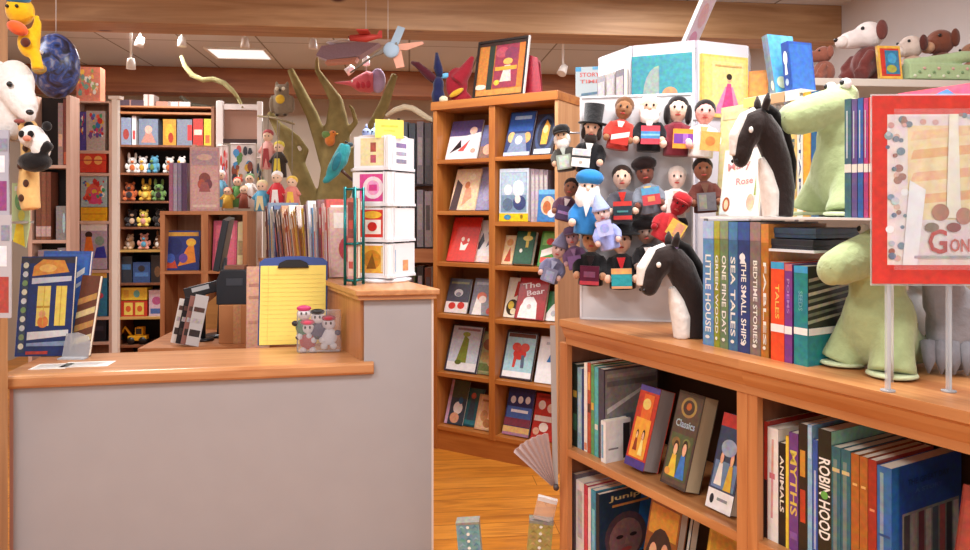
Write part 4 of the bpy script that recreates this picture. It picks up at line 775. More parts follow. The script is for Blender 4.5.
mb(5, 1, 502, 528, 388, '#3c3a6c', [('r', .02, .55, .98, .98, '#2f3468'), ('r', .04, .35, .98, .6, '#4a6cb0'), ('c', .22, .74, .1, .08, '#e8e0e0'), ('c', .5, .75, .1, .08, '#e8e0e0'), ('c', .78, .76, .1, .08, '#e8e0e0'), ('r', .2, .48, .85, .54, '#eceaf0'), ('r', 0, .2, 1, .36, '#7c3c4c'), ('r', 0, .06, 1, .18, '#d8b070'), ('r', 0, 0, 1, .06, '#a87a90')], 'dark blue picture book with three pale figures and a tan band, right column bottom shelf')
mb(5, 1, 530, 553, 394, '#b8342c', [('c', .3, .75, .16, .1, '#e8d8cc'), ('c', .7, .7, .16, .1, '#e6c8b8'), ('r', .05, .4, .95, .52, '#e8e0d8'), ('c', .5, .28, .2, .1, '#f0e4d8'), ('c', .2, .18, .14, .08, '#d8a890'), ('r', .1, .9, .9, .95, '#8a2420')], 'red and white picture book at the right, right column bottom shelf')
# ---- on top of the middle bookcase
p0, zT = B.at(442, .16), BH+.001
t = thing('plush_parrot', 'maroon and blue plush parrot with spread wings, on the left of the bookcase top', 'plush toy', B.L(B.at(452, .16), .16, zT) @ RZ(31) @ SC(1.42))
nv, mr, ye = mat('#1f2348', 'plush'), mat('#8c1f2c', 'plush'), mat('#c89a2c', 'plush')
a = MB(); a.ell((-.06, 0, .04), (.03, .03, .04), nv); a.ell((-.058, -.005, .085), (.025, .026, .04), nv); blob(a, 'body', nv, t, voxel=.006)
a = MB(); a.tube([(-.065, 0, .1), (-.1, 0, .13), (-.15, .0, .175), (-.175, 0, .185)], [.016, .02, .014, .006], mat('#4a1822', 'plush')); a.build('left_wing', t)
a = MB(); a.tube([(-.05, 0, .12), (-.06, 0, .16), (-.066, 0, .225)], [.016, .02, .006], nv); a.build('tail', t)
a = MB(); a.ell((.02, 0, .09), (.05, .018, .075), mr); a.tube([(.02, 0, .1), (.06, 0, .15), (.09, 0, .21)], [.04, .03, .01], mr); a.ell((.045, .0, .03), (.04, .02, .03), nv); blob(a, 'right_wing', mr, t, voxel=.006)
MB().ell((.02, -.024, .05), (.035, .008, .012), ye, R=RY(-30).to_3x3()).build('wing_patch', t)
MB().tube([(-.045, 0, .125), (-.015, 0, .128)], [.012, .012], mat('#6ab4dc', 'plush')).build('neck_band', t)
MB().ell((-.035, -.02, .022), (.02, .014, .016), mat('#d8d0b0', 'plush')).build('foot', t)
x0, x1 = B.at(472, .08), B.at(525, .08); fh = .36
t = thing('framed_poster', 'dark framed poster of wooden toys leaning on the middle bookcase top', 'picture', B.L(x0, .09, zT+.005) @ RX(-12))
fw = (x1-x0)*.96; a = MB(); fm = mat('#2a2422', 'paint')
for q in ((0, -.012, 0, fw, .004, .014), (0, -.012, fh-.014, fw, .004, fh), (0, -.012, .014, .012, .004, fh-.014), (fw-.012, -.012, .014, fw, .004, fh-.014)): a.box(*q, fm)
a.build('frame', t)
a = MB(); a.box(.012, -.002, .014, fw-.012, .002, fh-.014, mat('#a4612c', 'gloss'))
a.art([('r', .02, .02, .22, .98, '#b8783c'), ('r', .22, .12, .34, .96, '#2f3a34'), ('r', .36, .14, .86, .95, '#8c3a4c'), ('c', .5, .8, .14, .1, '#a8505c'), ('c', .7, .76, .14, .12, '#7c3c54'), ('p', [(.5, .25), (.74, .25), (.7, .55), (.58, .55)], '#c8b8b0'), ('c', .64, .62, .1, .06, '#e0a058'), ('r', .38, .46, .84, .53, '#d8963c'), ('c', .44, .24, .06, .05, '#e0b040'), ('r', .86, .1, .98, .96, '#c07034'), ('r', .02, .02, .98, .12, '#c48848'), ('r', .0, .94, 1, 1, '#3a2c28'), ('c', .1, .18, .12, .05, '#e0d0b8')], fw-.024, fh-.028, lambda u, v, o: (.012+u*(fw-.024), -.002-o, .014+v*(fh-.028)))
a.build('print', t)
MB().box(-.003, -.004, 0, fw+.003, .004, .006, mat('#cfcac4', 'paint')).build('white_edge', t); MB().box(fw, -.012, 0, fw+.006, .004, fh, mat('#cdc8c6', 'paint')).build('white_edge', t)
t = thing('red_folder', 'dark red folded card standing right of the framed poster', 'card', B.L(B.at(528, .18), .18, zT) @ RZ(12))
MB().prism([(-.02, 0), (.085, 0), (.055, .235), (.0, .255)], .012, mat('#a0263a', 'gloss')).build('front_leaf', t); MB().prism([(-.02, 0), (.085, 0), (.055, .235), (.0, .255)], .012, mat('#8a1f30', 'gloss'), T(0, .012, 0) @ RX(-12)).build('back_leaf', t)
MB().box(-.03, -.012, 0, .07, -.004, .02, mat('#e4dcd8', 'paper'), RY(16)).build('white_slip', t)
t = thing('small_sign', 'small grey blue sign with red lettering and red edge on the bookcase side top', 'sign', B.L(BW-.0, .30, zT) @ RZ(31-8) @ RX(-6))
a = MB(); a.box(-.03, 0, 0, .13, .008, .18, mat('#a4b0b4', 'paper'))
a.art([('r', 0, .85, .2, 1, '#3f8ab0'), ('r', .6, .9, .9, 1, '#5a9ab8'), ('t', 'STORY', .5, .74, .7, .14, 0, '#b8504c'), ('t', 'TIME', .5, .52, .7, .12, 0, '#b8605c'), ('p', [(.2, .05), (.85, .12), (.85, .2), (.2, .13)], '#4a6a80')], .16, .18, lambda u, v, o: (-.03+u*.16, -o, v*.18)); a.build('panel', t)
MB().box(.13, -.004, 0, .142, .012, .17, mat('#c84438', 'paper')).build('red_edge', t)
# ---- paper fan and floor items
p = P(556, 0, 2.455); t = thing('paper_fan', 'pinkish grey pleated paper fan fixed to the corner of the low bookcase', 'paper fan', T(p.x, p.y, P(0, 490, 2.455).z))
a = MB(); n = 12; vs = []; fs = []
for i in range(n+1):
    an = math.radians(98+40*i/n); k = .006 if i % 2 else -.006
    vs += [(.02*math.cos(an), k*.4, .02*math.sin(an)), (.195*math.cos(an), k, .195*math.sin(an))]
for i in range(n): fs.append((2*i, 2*i+1, 2*i+3, 2*i+2))
vs += [(x, y+.003, z) for x, y, z in vs]; m_ = 2*(n+1)
fs += [tuple(m_+k for k in reversed(f)) for f in fs[:]]+[(2*i+1, m_+2*i+1, m_+2*i+3, 2*i+3) for i in range(n)]
a.add(vs, fs, mat('#b49c98', 'paper')); a.build('pleats', t)
MB().cyl((0, -.008, .01), (0, .010, .01), .010, mat('#4a4040', 'plastic')).build('rivet', t)
MB().box(-.010, .004, .015, .008, .007, .56, mat('#a8a29e', 'paper'), RY(-1)).build('hanging_strip', t)
def strip_box(px0, px1, py, Y, c, cols, label, roll):
    p = P((px0+px1)/2, 0, Y); w_ = (px1-px0)*Y/FPX; h_ = P(0, py, Y).z
    t = thing('patterned_box', label, 'box', T(p.x, p.y, .001) @ RZ(-4), 'slim patterned boxes on the floor')
    a = MB(); a.box(-w_/2, 0, 0, w_/2, .05, h_, mat(c, 'gloss'), RY(roll) @ T(0, 0, .004))
    q = random.Random(px0); ar = []
    for i in range(14):
        for j in range(3):
            ar.append(('p', [(.08+j*.3, i/14+.01), (.22+j*.3, i/14+.03), (.36+j*.3, i/14+.01), (.22+j*.3, i/14+.055)], cols[(i+j) % len(cols)]))
    for i in range(12): ar.append(('c', .5, i/12+.04, .07, .018, '#e6e8e0'))
    a.art(ar, w_, h_, lambda u, v, o: (-w_/2+u*w_, -o, v*h_), e=.0002, M=RY(roll) @ T(0, 0, .004)); a.build('body', t)
    MB().box(-w_/2-.001, -.001, h_-.004, w_/2+.001, .051, h_+.004, mat('#8c8a80', 'gloss'), RY(roll) @ T(0, 0, .004)).build('lid', t)
    return t, h_, w_
strip_box(463, 486, 525, 2.55, '#6f9ca4', ['#4f8490', '#8fb8bc', '#5a9098'], 'slim teal patterned box standing on the wooden floor, left of the khaki one', -5)
t, h_, w_ = strip_box(522, 546, 524, 2.55, '#a89a5c', ['#8c8048', '#bcae74', '#9a8c50'], 'slim khaki patterned box standing on the wooden floor, right of the teal one', 5)
t2 = thing('clear_pouch', 'small clear plastic pouch standing on top of the khaki patterned box', 'pouch', t.matrix_world @ RY(5) @ T(0, .005, h_+.012))
MB().box(-.03, 0, 0, .04, .02, .07, clear('#f0e4dc', .22), RY(8)).build('film', t2); MB().box(-.03, -.001, .066, .04, .021, .08, clear('#ffffff', .55), RY(8)).build('seal', t2)
# ======================= service counter ===================================
C = Frame(-1.749, 2.634, math.degrees(math.atan2(.184, .983)))
ZL, ZH = .80, 1.089
CWX = wood('#ac7044', '#ca9464', 'x', 1.0, .28); CWY = wood('#ac7044', '#ca9464', 'y', 1.0, .28); CWZ = wood('#a86a3c', '#c08656', 'z', 1.0, .35)
t = thing('service_counter', 'grey fronted service counter with a wooden top and raised wooden return', 'counter', C.M)
lamM = mat('#a3a0a2', 'paint')
xh0, xh1 = C.at(359, 0), C.at(435.5, 0)            # raised part along the front
rdir = (C.M.to_3x3().inverted() @ Vector((-.45, .893, 0))).normalized()
RL = 2.3
xl1 = C.at(374, 0)
# cut: low part of the front panel is only as high as the low top
pn = MB(); pn.prism([(.012, 0), (xh1-.014, 0), (xh1-.014, ZH-.035), (xh0+.02, ZH-.035), (xh0+.02, ZL-.03), (.012, ZL-.03)], .023, lamM, T(0, .022, 0)); pn.build('front_panel', t)
MB().box(.0, .02, 0, .012, .06, ZL-.038, mat('#b98a7c', 'paint')).build('edge_strip', t)
MB().box(xh1-.014, .018, 0, xh1-.006, .06, ZH-.035, mat('#d8ccc4', 'paint')).build('edge_strip', t)
# low top with a rounded nosing
a = MB(); a.sweep([(0, ZL-.012), (.008, ZL-.002), (.02, ZL), (.40, ZL), (.40, ZL-.03), (.04, ZL-.03), (.03, ZL-.05), (.006, ZL-.05), (0, ZL-.04)], -.03, xl1, CWX)
a.build('low_top', t, bevel=.004)
# raised top: skewed board with a moulded nosing on the two seen edges
A0 = Vector((xh0, -.005, 0)); A1 = Vector((xh1+.006, -.005, 0)); A2 = A1+rdir*RL; A3 = A0+rdir*RL
def skew(name, off, z0, z1, m, l0=0, l1=RL):
    p = [A0+Vector((-off, -off*.6, 0))+rdir*l0, A1+Vector((off, -off*.6, 0))+rdir*l0, A2+Vector((off, 0, 0))-rdir*(RL-l1), A3+Vector((-off, 0, 0))-rdir*(RL-l1)]
    a = MB(); vs = [(v.x, v.y, z0) for v in p]+[(v.x, v.y, z1) for v in p]
    a.add(vs, [(0, 3, 2, 1), (4, 5, 6, 7), (0, 1, 5, 4), (1, 2, 6, 5), (2, 3, 7, 6), (3, 0, 4, 7)], m); return a
skew('', .012, ZH-.024, ZH, CWY).build('raised_top', t, bevel=.005)
skew('', .002, ZH-.042, ZH-.024, CWX, .006).build('nosing', t, bevel=.003)
# wooden inner side of the raised part, seen above the low top
def side(off, l0, l1, z0, z1, m, th=.02):
    p = A0+rdir*l0+Vector((off, 0, 0)); q = A0+rdir*l1+Vector((off, 0, 0)); nrm = Vector((-rdir.y, rdir.x, 0))*-1
    a = MB(); b = [p, q, q+nrm*th, p+nrm*th]; vs = [(v.x, v.y, z0) for v in b]+[(v.x, v.y, z1) for v in b]
    return a.add(vs, [(0, 1, 2, 3), (4, 7, 6, 5), (0, 4, 5, 1), (1, 5, 6, 2), (2, 6, 7, 3), (3, 7, 4, 0)], m)
side(.02, .05, RL, 0, ZH-.04, CWZ).build('side_panel', t)
p = A1+rdir*.05; side(xh1-xh0-.03, .05, RL, 0, ZH-.04, CWZ).build('side_panel', t)
def on_low(px, py): Y = gy(py, ZL); return P(px, 0, Y).x, Y
def gy(py, z): return (H-z)*FPX/(py-CY)
def on_raise(px, py): Y = gy(py, ZH); return P(px, 0, Y).x, Y
# ---- picture book displays at the left end of the low top
x, y = on_low(36, 357)
h1 = P(0, 259, y).z-ZL
art = [('r', 0, 0, 1, 1, '#233a78')]+[('r', .0, .93, 1, .99, '#3a3c4a'), ('p', [(.22, .8), (.9, .84), (.8, .96), (.4, .97), (.24, .9)], '#d8984a'), ('c', .5, .88, .16, .04, '#e8c070'), ('p', [(.22, .78), (.95, .80), (.95, .75), (.22, .72)], '#c8d4e8'),
    ('r', .34, .3, .58, .7, '#f2e27a'), ('r', .68, .3, .88, .7, '#f0dc6c'), ('c', .47, .34, .1, .06, '#e08a4a'), ('c', .45, .42, .06, .04, '#e8b080'), ('r', .34, .48, .58, .5, '#c8a040'), ('r', .46, .3, .475, .7, '#d8b850'), ('r', .77, .3, .785, .7, '#d0b048'),
    ('p', [(.2, .16), (.95, .2), (.95, .26), (.2, .24)], '#dfe6f0'), ('p', [(.2, .1), (.95, .1), (.95, .15), (.2, .13)], '#8aa4cc'), ('r', .05, .04, .16, .95, '#3c4c66')]+[('c', .1, .1+.09*i, .05, .03, ['#d8dccc', '#7a9a6c', '#c8d4dc'][i % 3]) for i in range(10)]+[('r', .2, .02, .6, .05, '#b8443c')]
book('blue picture book with tall yellow windows standing at the left end of the counter', T(P(16, 0, y).x, y-.01, ZL+.003) @ RZ(6) @ RX(-8), .215, h1*1.02, .018, '#1f2f5c', art, '#c8d0d4', [('r', .1, .3, .9, .7, '#6a8ab0')])
book('plain bright blue picture book right behind the one with yellow windows', T(P(33, 0, y+.09).x, y+.085, ZL+.003) @ RZ(-4) @ RX(-10), .215, h1*1.07, .014, '#3f68b8', [('r', .03, .03, .97, .97, '#4a78cc'), ('p', [(.55, .72), (.9, .84), (.9, .78), (.55, .66)], '#e6ecf4'), ('p', [(.55, .6), (.85, .7), (.85, .66), (.55, .55)], '#c8d8ee')])
book('brown and cream striped picture book standing behind the clear stand on the counter', T(P(70, 0, y+.05).x, y+.05, ZL+.003) @ RZ(-24) @ RX(-10), .11, h1*.82, .014, '#6c3c2c', [('p', [(0, .1+.17*i), (1, .2+.17*i), (1, .28+.17*i), (0, .18+.17*i)], ['#e8d8a0', '#c89858'][i % 2]) for i in range(4)])
t = thing('clear_stand', 'small rounded clear plastic book stand at the left end of the counter', 'book stand', T(P(79, 0, y).x, y-.03, ZL+.0005))
MB().prism([(-.055, 0), (.05, 0), (.06, .05), (.045, .09), (.0, .105), (-.045, .1)], .006, clear('#dde2e8', .3), RX(-10)).build('back_plate', t)
MB().box(-.055, -.03, 0, .05, .012, .006, clear('#dde2e8', .3)).build('foot', t)
for px0, px1, py, c, l in ((28, 62, 366, '#f0ece6', 'white paper sheet with faint print lying at the left end of the counter'), (58, 104, 364, '#ece8e2', 'white price leaflet lying right of the other sheet on the counter')):
    x0, y0 = on_low(px0, py+4); x1, _ = on_low(px1, py+4); a = MB(); a.box(0, 0, 0, x1-x0, .1, .0012, mat(c, 'paper'))
    a.art([('r', .08, .1+.2*i, .7+.06*i, .17+.2*i, '#b8b4b2') for i in range(4)], x1-x0, .1, lambda u, v, o: (u*(x1-x0), v*.1, .0012+o))
    tag(a.build('paper_sheet', M=T(x0, y0, ZL+.0006) @ RZ(9)), l, 'paper')
# ---- clipboard
x0, y0 = on_low(257.5, 347); x1, _ = on_low(320, 350)
cwid = (x1-x0)*1.03; ch = (P(0, 258, y0+.04).z-ZL)*1.0
t = thing('clipboard', 'blue clipboard with a yellow lined pad leaning upright on the low counter', 'clipboard', T(x0, y0+.0, ZL+.006) @ RZ(9) @ RX(-8))
bl = mat('#2c4488', 'plastic')
MB().prism([(.0, 0), (cwid, 0), (cwid, ch*.94), (cwid*.93, ch*.985), (cwid*.6, ch*1.01), (cwid*.4, ch*1.01), (cwid*.07, ch*.985), (0, ch*.94)], .006, bl).build('board', t, bevel=.002)
a = MB(); pw, ph = cwid*.95, ch*.9; a.box(cwid*.025, -.008, .002, cwid*.025+pw, -.0005, ph, mat('#efd86e', 'paper'))
a.art([('r', .02, .05+.055*i, .98, .056+.055*i, '#e2c862') for i in range(16)]+[('r', .12, 0, .125, 1, '#e0bc60')], pw, ph, lambda u, v, o: (cwid*.025+u*pw, -.008-o, .002+v*ph)); a.build('yellow_pad', t)
MB().prism([(cwid*.27, ch*.87), (cwid*.73, ch*.87), (cwid*.7, ch*.93), (cwid*.6, ch*.965), (cwid*.4, ch*.965), (cwid*.3, ch*.93)], .012, mat('#2a2624', 'metal'), T(0, -.02, 0)).build('clip', t, bevel=.003)
MB().prism([(0, 0), (.02, 0), (.02, .2), (0, .2)], .004, bl, T(cwid*.5, .0062, .03) @ RX(-8)).build('brace', t)
# ---- clear bag of little toys
x, y = on_low(319, 352)
t = thing('toy_bag', 'clear bag holding tiny red, white, green and black toys beside the clipboard', 'toy bag', T(x, y, ZL+.001) @ RZ(8) @ SC(1.08))
MB().box(-.085, -.02, 0, .085, .025, .165, clear('#f0eef2', .10, .2)).build('bag_film', t, bevel=.008)
def minitoy(x, z, body, head, ear, hat):
    a = MB(); x, z = x*.95, z*1.0; a.ell((x, 0, z), (.026, .014, .028), mat(body, 'plastic')); a.ell((x, -.004, z+.042), (.021, .014, .02), mat(head, 'plastic'))
    a.ell((x, -.012, z+.06), (.022, .01, .010), mat(hat, 'plastic'))
    for q in (-1, 1): a.ell((x+q*.014, -.004, z-.03), (.011, .010, .011), mat('#ece8ea', 'plastic')); a.ell((x+q*.027, -.004, z+.012), (.010, .009, .009), mat(ear, 'plastic')); a.ell((x+q*.007, -.018, z+.044), (.003, .002, .005), mat('#151515', 'plastic'))
    a.v = [Vector((x+(v.x-x)*1.3, v.y, z+(v.z-z)*1.25)) for v in a.v]
    a.build('toy_figure', t)
minitoy(-.045, .045, '#b8342c', '#f0eaea', '#1a1a1c', '#d84a6a'); minitoy(.04, .06, '#eceaee', '#e8e0e4', '#3a2c54', '#b02c44'); minitoy(-.005, .085, '#3a2c5c', '#f2eef0', '#1a1a1a', '#1c1c1c'); minitoy(-.06, .1, '#2f7a4c', '#f0ecec', '#26262a', '#c83c74')
# ---- greeting card tower on the raised top
x, y = on_raise(382, 281); Yc = y+.03; xc = P(383, 0, Yc).x
t = thing('card_tower', 'white greeting card tower with a yellow sign on the raised counter', 'card rack', T(xc, Yc, ZH+.001) @ RZ(22))
wp = mat('#e9e8ec', 'paint'); k = Yc/FPX
MB().lathe([(.13, 0), (.13, .01), (.10, .018)], wp, n=24).build('base', t)
MB().cyl((0, 0, .01), (0, 0, .62), .012, mat('#bfc0c4', 'metal')).build('column', t)
zt = [P(0, v, Yc).z-ZH for v in (277, 236, 235, 193, 192, 150)]
cards = {0: ['#e9b048', '#f0f0f2'], 1: ['#d8382e', '#eef0f2'], 2: ['#d84a94', '#f2f0f2'], 3: ['#e8e0b0', '#eeeef4']}
for lv in range(4):
    z0 = .02+lv*.158; hw = .112 if lv < 3 else .105
    for f, az in ((0, -40), (1, 36), (2, 126), (3, 212)):
        Mf = RZ(az); d = .088
        pk = MB(); pk.box(-hw*.9, -d-.022, z0, hw*.9, -d, z0+.012, wp, Mf); pk.box(-hw*.9, -d, z0, hw*.9, -d+.004, z0+.152, wp, Mf); pk.build('card_pocket', t)
        if f > 1: continue
        x0_ = -hw*.86; wv, hv = hw*1.72, .15
        c = MB(); c.box(x0_, -d-.018, z0+.0125, x0_+wv, -d-.004, z0+hv, mat('#f0eff2', 'paper'), Mf)
        if f == 0:
            cc = cards[lv][0]; ar = [('r', .18, .06, .86, .94, cc)]
            ar += {0: [('c', .5, .5, .22, .3, '#c88a2c'), ('p', [(.35, .2), (.6, .2), (.5, .7)], '#8a5a24'), ('r', .72, .1, .82, .9, '#f0d8a0')], 1: [('r', .32, .16, .72, .62, '#f4efe6'), ('c', .5, .78, .24, .12, '#f0c040'), ('c', .5, .4, .12, .15, '#c83028')],
                   2: [('c', .52, .5, .26, .36, '#f0dce6'), ('c', .52, .5, .16, .24, '#e8a0c8'), ('r', .42, .4, .62, .6, '#d0408c')], 3: [('r', .45, .15, .6, .4, '#b8586c'), ('r', .45, .5, .6, .8, '#a8584c')]}[lv]
        else:
            ar = {0: [('r', .15, .1, .3, .8, '#5a9ccc'), ('r', .55, .1, .75, .45, '#e0a070')], 1: [('r', .1, .2, .2, .9, '#c8c4d4')], 2: [('r', .1, .1, .2, .9, '#cfc8d4')], 3: [('r', .3, .65, .7, .8, '#8a7aa8'), ('r', .3, .4, .7, .52, '#a8a0b8'), ('r', .3, .15, .7, .28, '#8c88a0')]}[lv]
        c.art(ar, wv, hv-.0125, lambda u, v, o: (x0_+u*wv, -d-.018-o, z0+.0125+v*(hv-.0125)), M=Mf); c.build('greeting_card', t)
    if lv: MB().lathe([(.10, z0-.012), (.10, z0-.006)], mat('#5a4a4c', 'metal'), n=12).build('tier_ring', t)
zs = .02+4*.158-.01
a = MB(); a.box(-.062, -.11, zs-.006, .066, -.105, zs+.075, mat('#f4e66a', 'paper')); a.art([('r', .2, .62, .8, .72, '#d8c848'), ('r', .3, .4, .7, .48, '#dccc50')], .128, .087, lambda u, v, o: (-.062+u*.128, -.11-o, zs-.012+v*.087)); a.build('yellow_sign', t)
# small coloured toys heaped on top of the tower
zt0 = ZH+.02+3*.158+.151
MB_ = MB(); MB_.lathe([(.11, 0), (.112, .006), (0.0, .006)], mat('#d8d4d8', 'plastic')); MB_.build('top_tray', t, T(0, 0, zt0-ZH+.085-.086))
for i, (dx, dy, c, l) in enumerate(((-.075, .0, '#8f9cc8', 'small periwinkle plush ball on the card tower, left of the yellow sign'), (-.04, .03, '#a8c4dc', 'small pale blue plush ball on the card tower top'), (.0, .02, '#e8c860', 'small yellow plush ball on the card tower top'), (.035, .035, '#d87a6a', 'small coral plush ball on the card tower top'), (.06, .0, '#c85a48', 'small red plush ball at the right end of the card tower top'), (.03, -.03, '#a8b8a8', 'small grey green plush ball on the card tower top'))):
    r = .021+.003*(i % 3); o = thing('plush_ball', l, 'plush toy', T(xc+dx, Yc+dy, zt0+.006+(.075 if i < 0 else 0)), 'plush balls on the card tower')
    MB().ell((0, 0, r), r, mat(c, 'plush')).build('body', o); e = MB()
    for q in (-1, 1): e.ell((q*.01, -r*.95, r*1.1), .004, mat('#161616', 'plastic'), n=8, k=6)
    e.build('eyes', o); MB().tube([(0, 0, 1.9*r), (0, 0, 2.9*r)], [.008, .003], mat(c, 'plush'), 8).build('tuft', o)
# ---- teal wire card rack left of the tower
x, y = on_raise(350, 287); y += .06; x = P(350, 0, y).x
t = thing('wire_rack', 'narrow teal wire card rack holding paperbacks beside the card tower', 'card rack', T(x, y, ZH+.001) @ RZ(-20))
te = mat('#1f6f70', 'metal'); hz = P(0, 187, y).z-ZH; a = MB()
for dx, dy in ((-.024, 0), (.024, 0), (-.024, .07), (.024, .07)): MB().cyl((dx, dy, 0), (dx, dy, hz), .0065, te).build('upright', t)
for z in (.02, hz*.42, hz-.01):
    a = MB()
    for p0, p1 in (((-.024, 0, z), (.024, 0, z)), ((.024, 0, z), (.024, .07, z)), ((.024, .07, z), (-.024, .07, z)), ((-.024, .07, z), (-.024, 0, z))): a.cyl(p0, p1, .005, te, 8)
    a.box(-.024, 0, z-.002, .024, .07, z+.002, te)
    a.build('shelf_ring', t)
for i, (z, c, l) in enumerate(((.024, '#d8a49c', 'pink'), (hz*.42+.004, '#c87a6c', 'brick red'))):
    for j in range(2):
        book('%s %s paperback standing in the %s of the teal wire rack' % (['front', 'rear'][j], ['pale ' + l, l][j], ['lower half', 'upper half'][i]), T(x, y, ZH+.001) @ RZ(-20) @ T(-.017, .008+.028*j, z+.001), .034, .15 if i == 0 else .19, .024, [c, '#b87868'][j], [('r', .1, .1, .9, .9, ['#e4c4b8', '#8c4c48'][i]), ('r', .2, .3, .8, .5, '#c05a50')])
# ---- teal parrot perched on the tower
t = thing('plush_bird', 'teal plush bird with a long tail perched beside the top of the card tower', 'plush toy', T(P(344, 0, Yc).x, Yc-.09, P(0, 178, Yc-.09).z))
tm = mat('#2f8c94', 'plush'); a = MB(); a.tube([(-.055, 0, .01), (-.03, 0, .035), (0, 0, .08), (.018, 0, .125), (.024, 0, .15)], [.012, .03, .036, .03, .024], tm, 12); a.tube([(-.02, 0, .03), (-.06, .0, -.01), (-.075, 0, -.02)], [.022, .016, .008], tm)
blob(a, 'body', tm, t, voxel=.005)
MB().ell((.045, 0, .148), (.014, .008, .010), mat('#3a4a54', 'plush')).build('beak', t)
for q in (-1, 1): MB().ell((.03, q*.02, .158), .005, mat('#101414', 'plastic')).build('eye', t)
MB().ell((-.008, -.03, .07), (.018, .010, .045), mat('#246c7c', 'plush'), R=RY(20).to_3x3()).build('wing', t)
MB().tube([(.0, 0, .04), (.03, .02, .01), (.05, .05, -.01)], [.008, .007, .007], mat('#4a2c20', 'plastic')).build('perch', t)
# ---- row of books on the raised return, running back
def along(l, off): return C.M @ (A0+rdir*l+Vector((off, 0, 0)))
rang = math.degrees(math.atan2(.893, -.45))          # heading of the return
G = 'books and magazines along the raised return'
row = [(.55, '#d8b8b0', 'dusty pink'), (.60, '#c8605c', 'coral'), (.66, '#e6c8c8', 'pale pink'), (.71, '#b84a54', 'rose red'), (.77, '#8c6a6c', 'mauve'), (.83, '#ece6e4', 'white'), (.89, '#7aa8d0', 'sky blue'), (.95, '#d8d4d8', 'light grey'), (1.02, '#6c4a54', 'plum'), (1.08, '#e0b83c', 'yellow'), (1.14, '#8c5a34', 'brown'), (1.20, '#d8a858', 'amber'), (1.27, '#c88c4c', 'caramel'), (1.33, '#e8dcc8', 'cream'), (1.40, '#c87848', 'orange brown'), (1.47, '#a85038', 'rust'), (1.55, '#d0a078', 'tan'), (1.63, '#4a4448', 'charcoal'), (1.71, '#b89888', 'taupe'), (1.80, '#3c3a40', 'black'), (1.90, '#3f5c94', 'blue'), (2.0, '#dcd4c0', 'ivory'), (2.1, '#6c84a4', 'steel blue'), (2.2, '#7a4a44', 'maroon')]
for i, (l, c, cn) in enumerate(row):
    p = along(l, .03); hh = .33+.02*((i*5) % 3); til = -6 if i < 7 else (-12 if i < 10 else -27 if i < 20 else -10)
    pos = 'nearest the card tower' if i < 4 else 'behind the nearest four' if i < 8 else 'in the middle of the row' if i < 14 else 'leaning toward the far end' if i < 20 else 'at the far end of the row'
    b = book('%s spined magazine on the raised return, %s' % (cn, pos), T(p.x, p.y, ZH+.002+(.032 if i < 12 else .042)*math.sin(math.radians(-til))) @ RZ(rang-90) @ RX(til), .20, hh, .032 if i < 12 else .042, c, [('r', .06, .06, .94, .94, c), ('r', .1, .7, .9, .92, '#efe8e2'), ('c', .5, .4, .3, .2, row[(i*7+3) % 24][1])], None, [('r', .2, .15, .8, .6, row[(i*5+2) % 24][1]), ('r', .2, .7, .8, .9, '#e8e2dc')], G)
# ======================= back of the shop: staff desk and cubbies ==========
PK = ('#c8926c', '#dcae8c')
BZ = wood('#a9683c', '#c4885a', 'z', .8, .5); BX = wood('#a9683c', '#c4885a', 'x', .8, .5); BP = wood('#c49a86', '#d8b4a0', 'z', .6, .55); BPX = wood('#c49a86', '#d8b4a0', 'x', .6, .55)
DKZ = wood('#6a3f28', '#8a5638', 'z', .8, .6)
def solid_case(name, label, F, x0, x1, y0, d, zt, shelves, mz, mx, th=.03, left=True, right=True, zb=0.0, backm=None):
    t = thing(name, label, 'bookcase', F.L(x0, y0, zb)); W_ = x1-x0; zt -= zb
    if left: MB().box(0, 0, 0, th, d, zt, mz).build('side_panel', t, bevel=.002)
    if right: MB().box(W_-th, 0, 0, W_, d, zt, mz).build('side_panel', t, bevel=.002)
    MB().box(th, d-.012, 0, W_-th, d, zt, backm or DKZ).build('back_panel', t)
    for z in shelves: MB().box(th, .0, z-zb-.022, W_-th, d-.012, z-zb, mx).build('shelf', t, bevel=.002)
    return t
# cubby unit at the back of the staff area (about 5 m away)
K = Frame(P(160, 0, 4.9).x, 4.9, 6)
kx = lambda px, yl=0: K.at(px, yl)
KT = K.z(200, 211, 0); KM = K.z(190, 271, 0)
kw = kx(247)
t = thing('cubby_unit', 'wooden cubby unit behind the computer, with two open compartments', 'shelf unit', K.M)
MB().box(0, 0, KT-.025, kw, .3, KT, BX).build('top', t); MB().box(0, 0, KM-.02, kw, .29, KM, BX).build('shelf', t)
for a, b in ((0, .03), (kx(201), kx(208)), (kw-.03, kw)): MB().box(a, .002, 0, b, .29, KT-.025, BZ).build('upright', t)
MB().box(.03, .285, 0, kw-.03, .298, KT-.025, BZ).build('back_panel', t)
face_book(K, KM, 163, 199, 231, .05, .015, 8, '#26357c', 'dark blue and orange picture book face out in the left cubby', None, [('c', .3, .6, .2, .22, '#1c2a6a'), ('p', [(.4, .1), (.9, .2), (.8, .8), (.6, .5)], '#e88a2c'), ('c', .75, .7, .14, .1, '#f0b83c'), ('p', [(.05, .05), (.4, .05), (.25, .4)], '#c84a2c'), ('r', .1, .86, .95, .96, '#d8a040'), ('c', .2, .3, .12, .12, '#3c5cb0'), ('c', .55, .3, .12, .12, '#6a4aa0')])
face_book(K, KM, 212, 236, 221, .05, .015, 8, '#c8506c', 'pink picture book face out in the right cubby behind the monitor', None, [('r', .1, .1, .9, .9, '#d8687c'), ('c', .4, .5, .25, .2, '#a83c5c'), ('c', .65, .7, .15, .1, '#e8a0a8')])
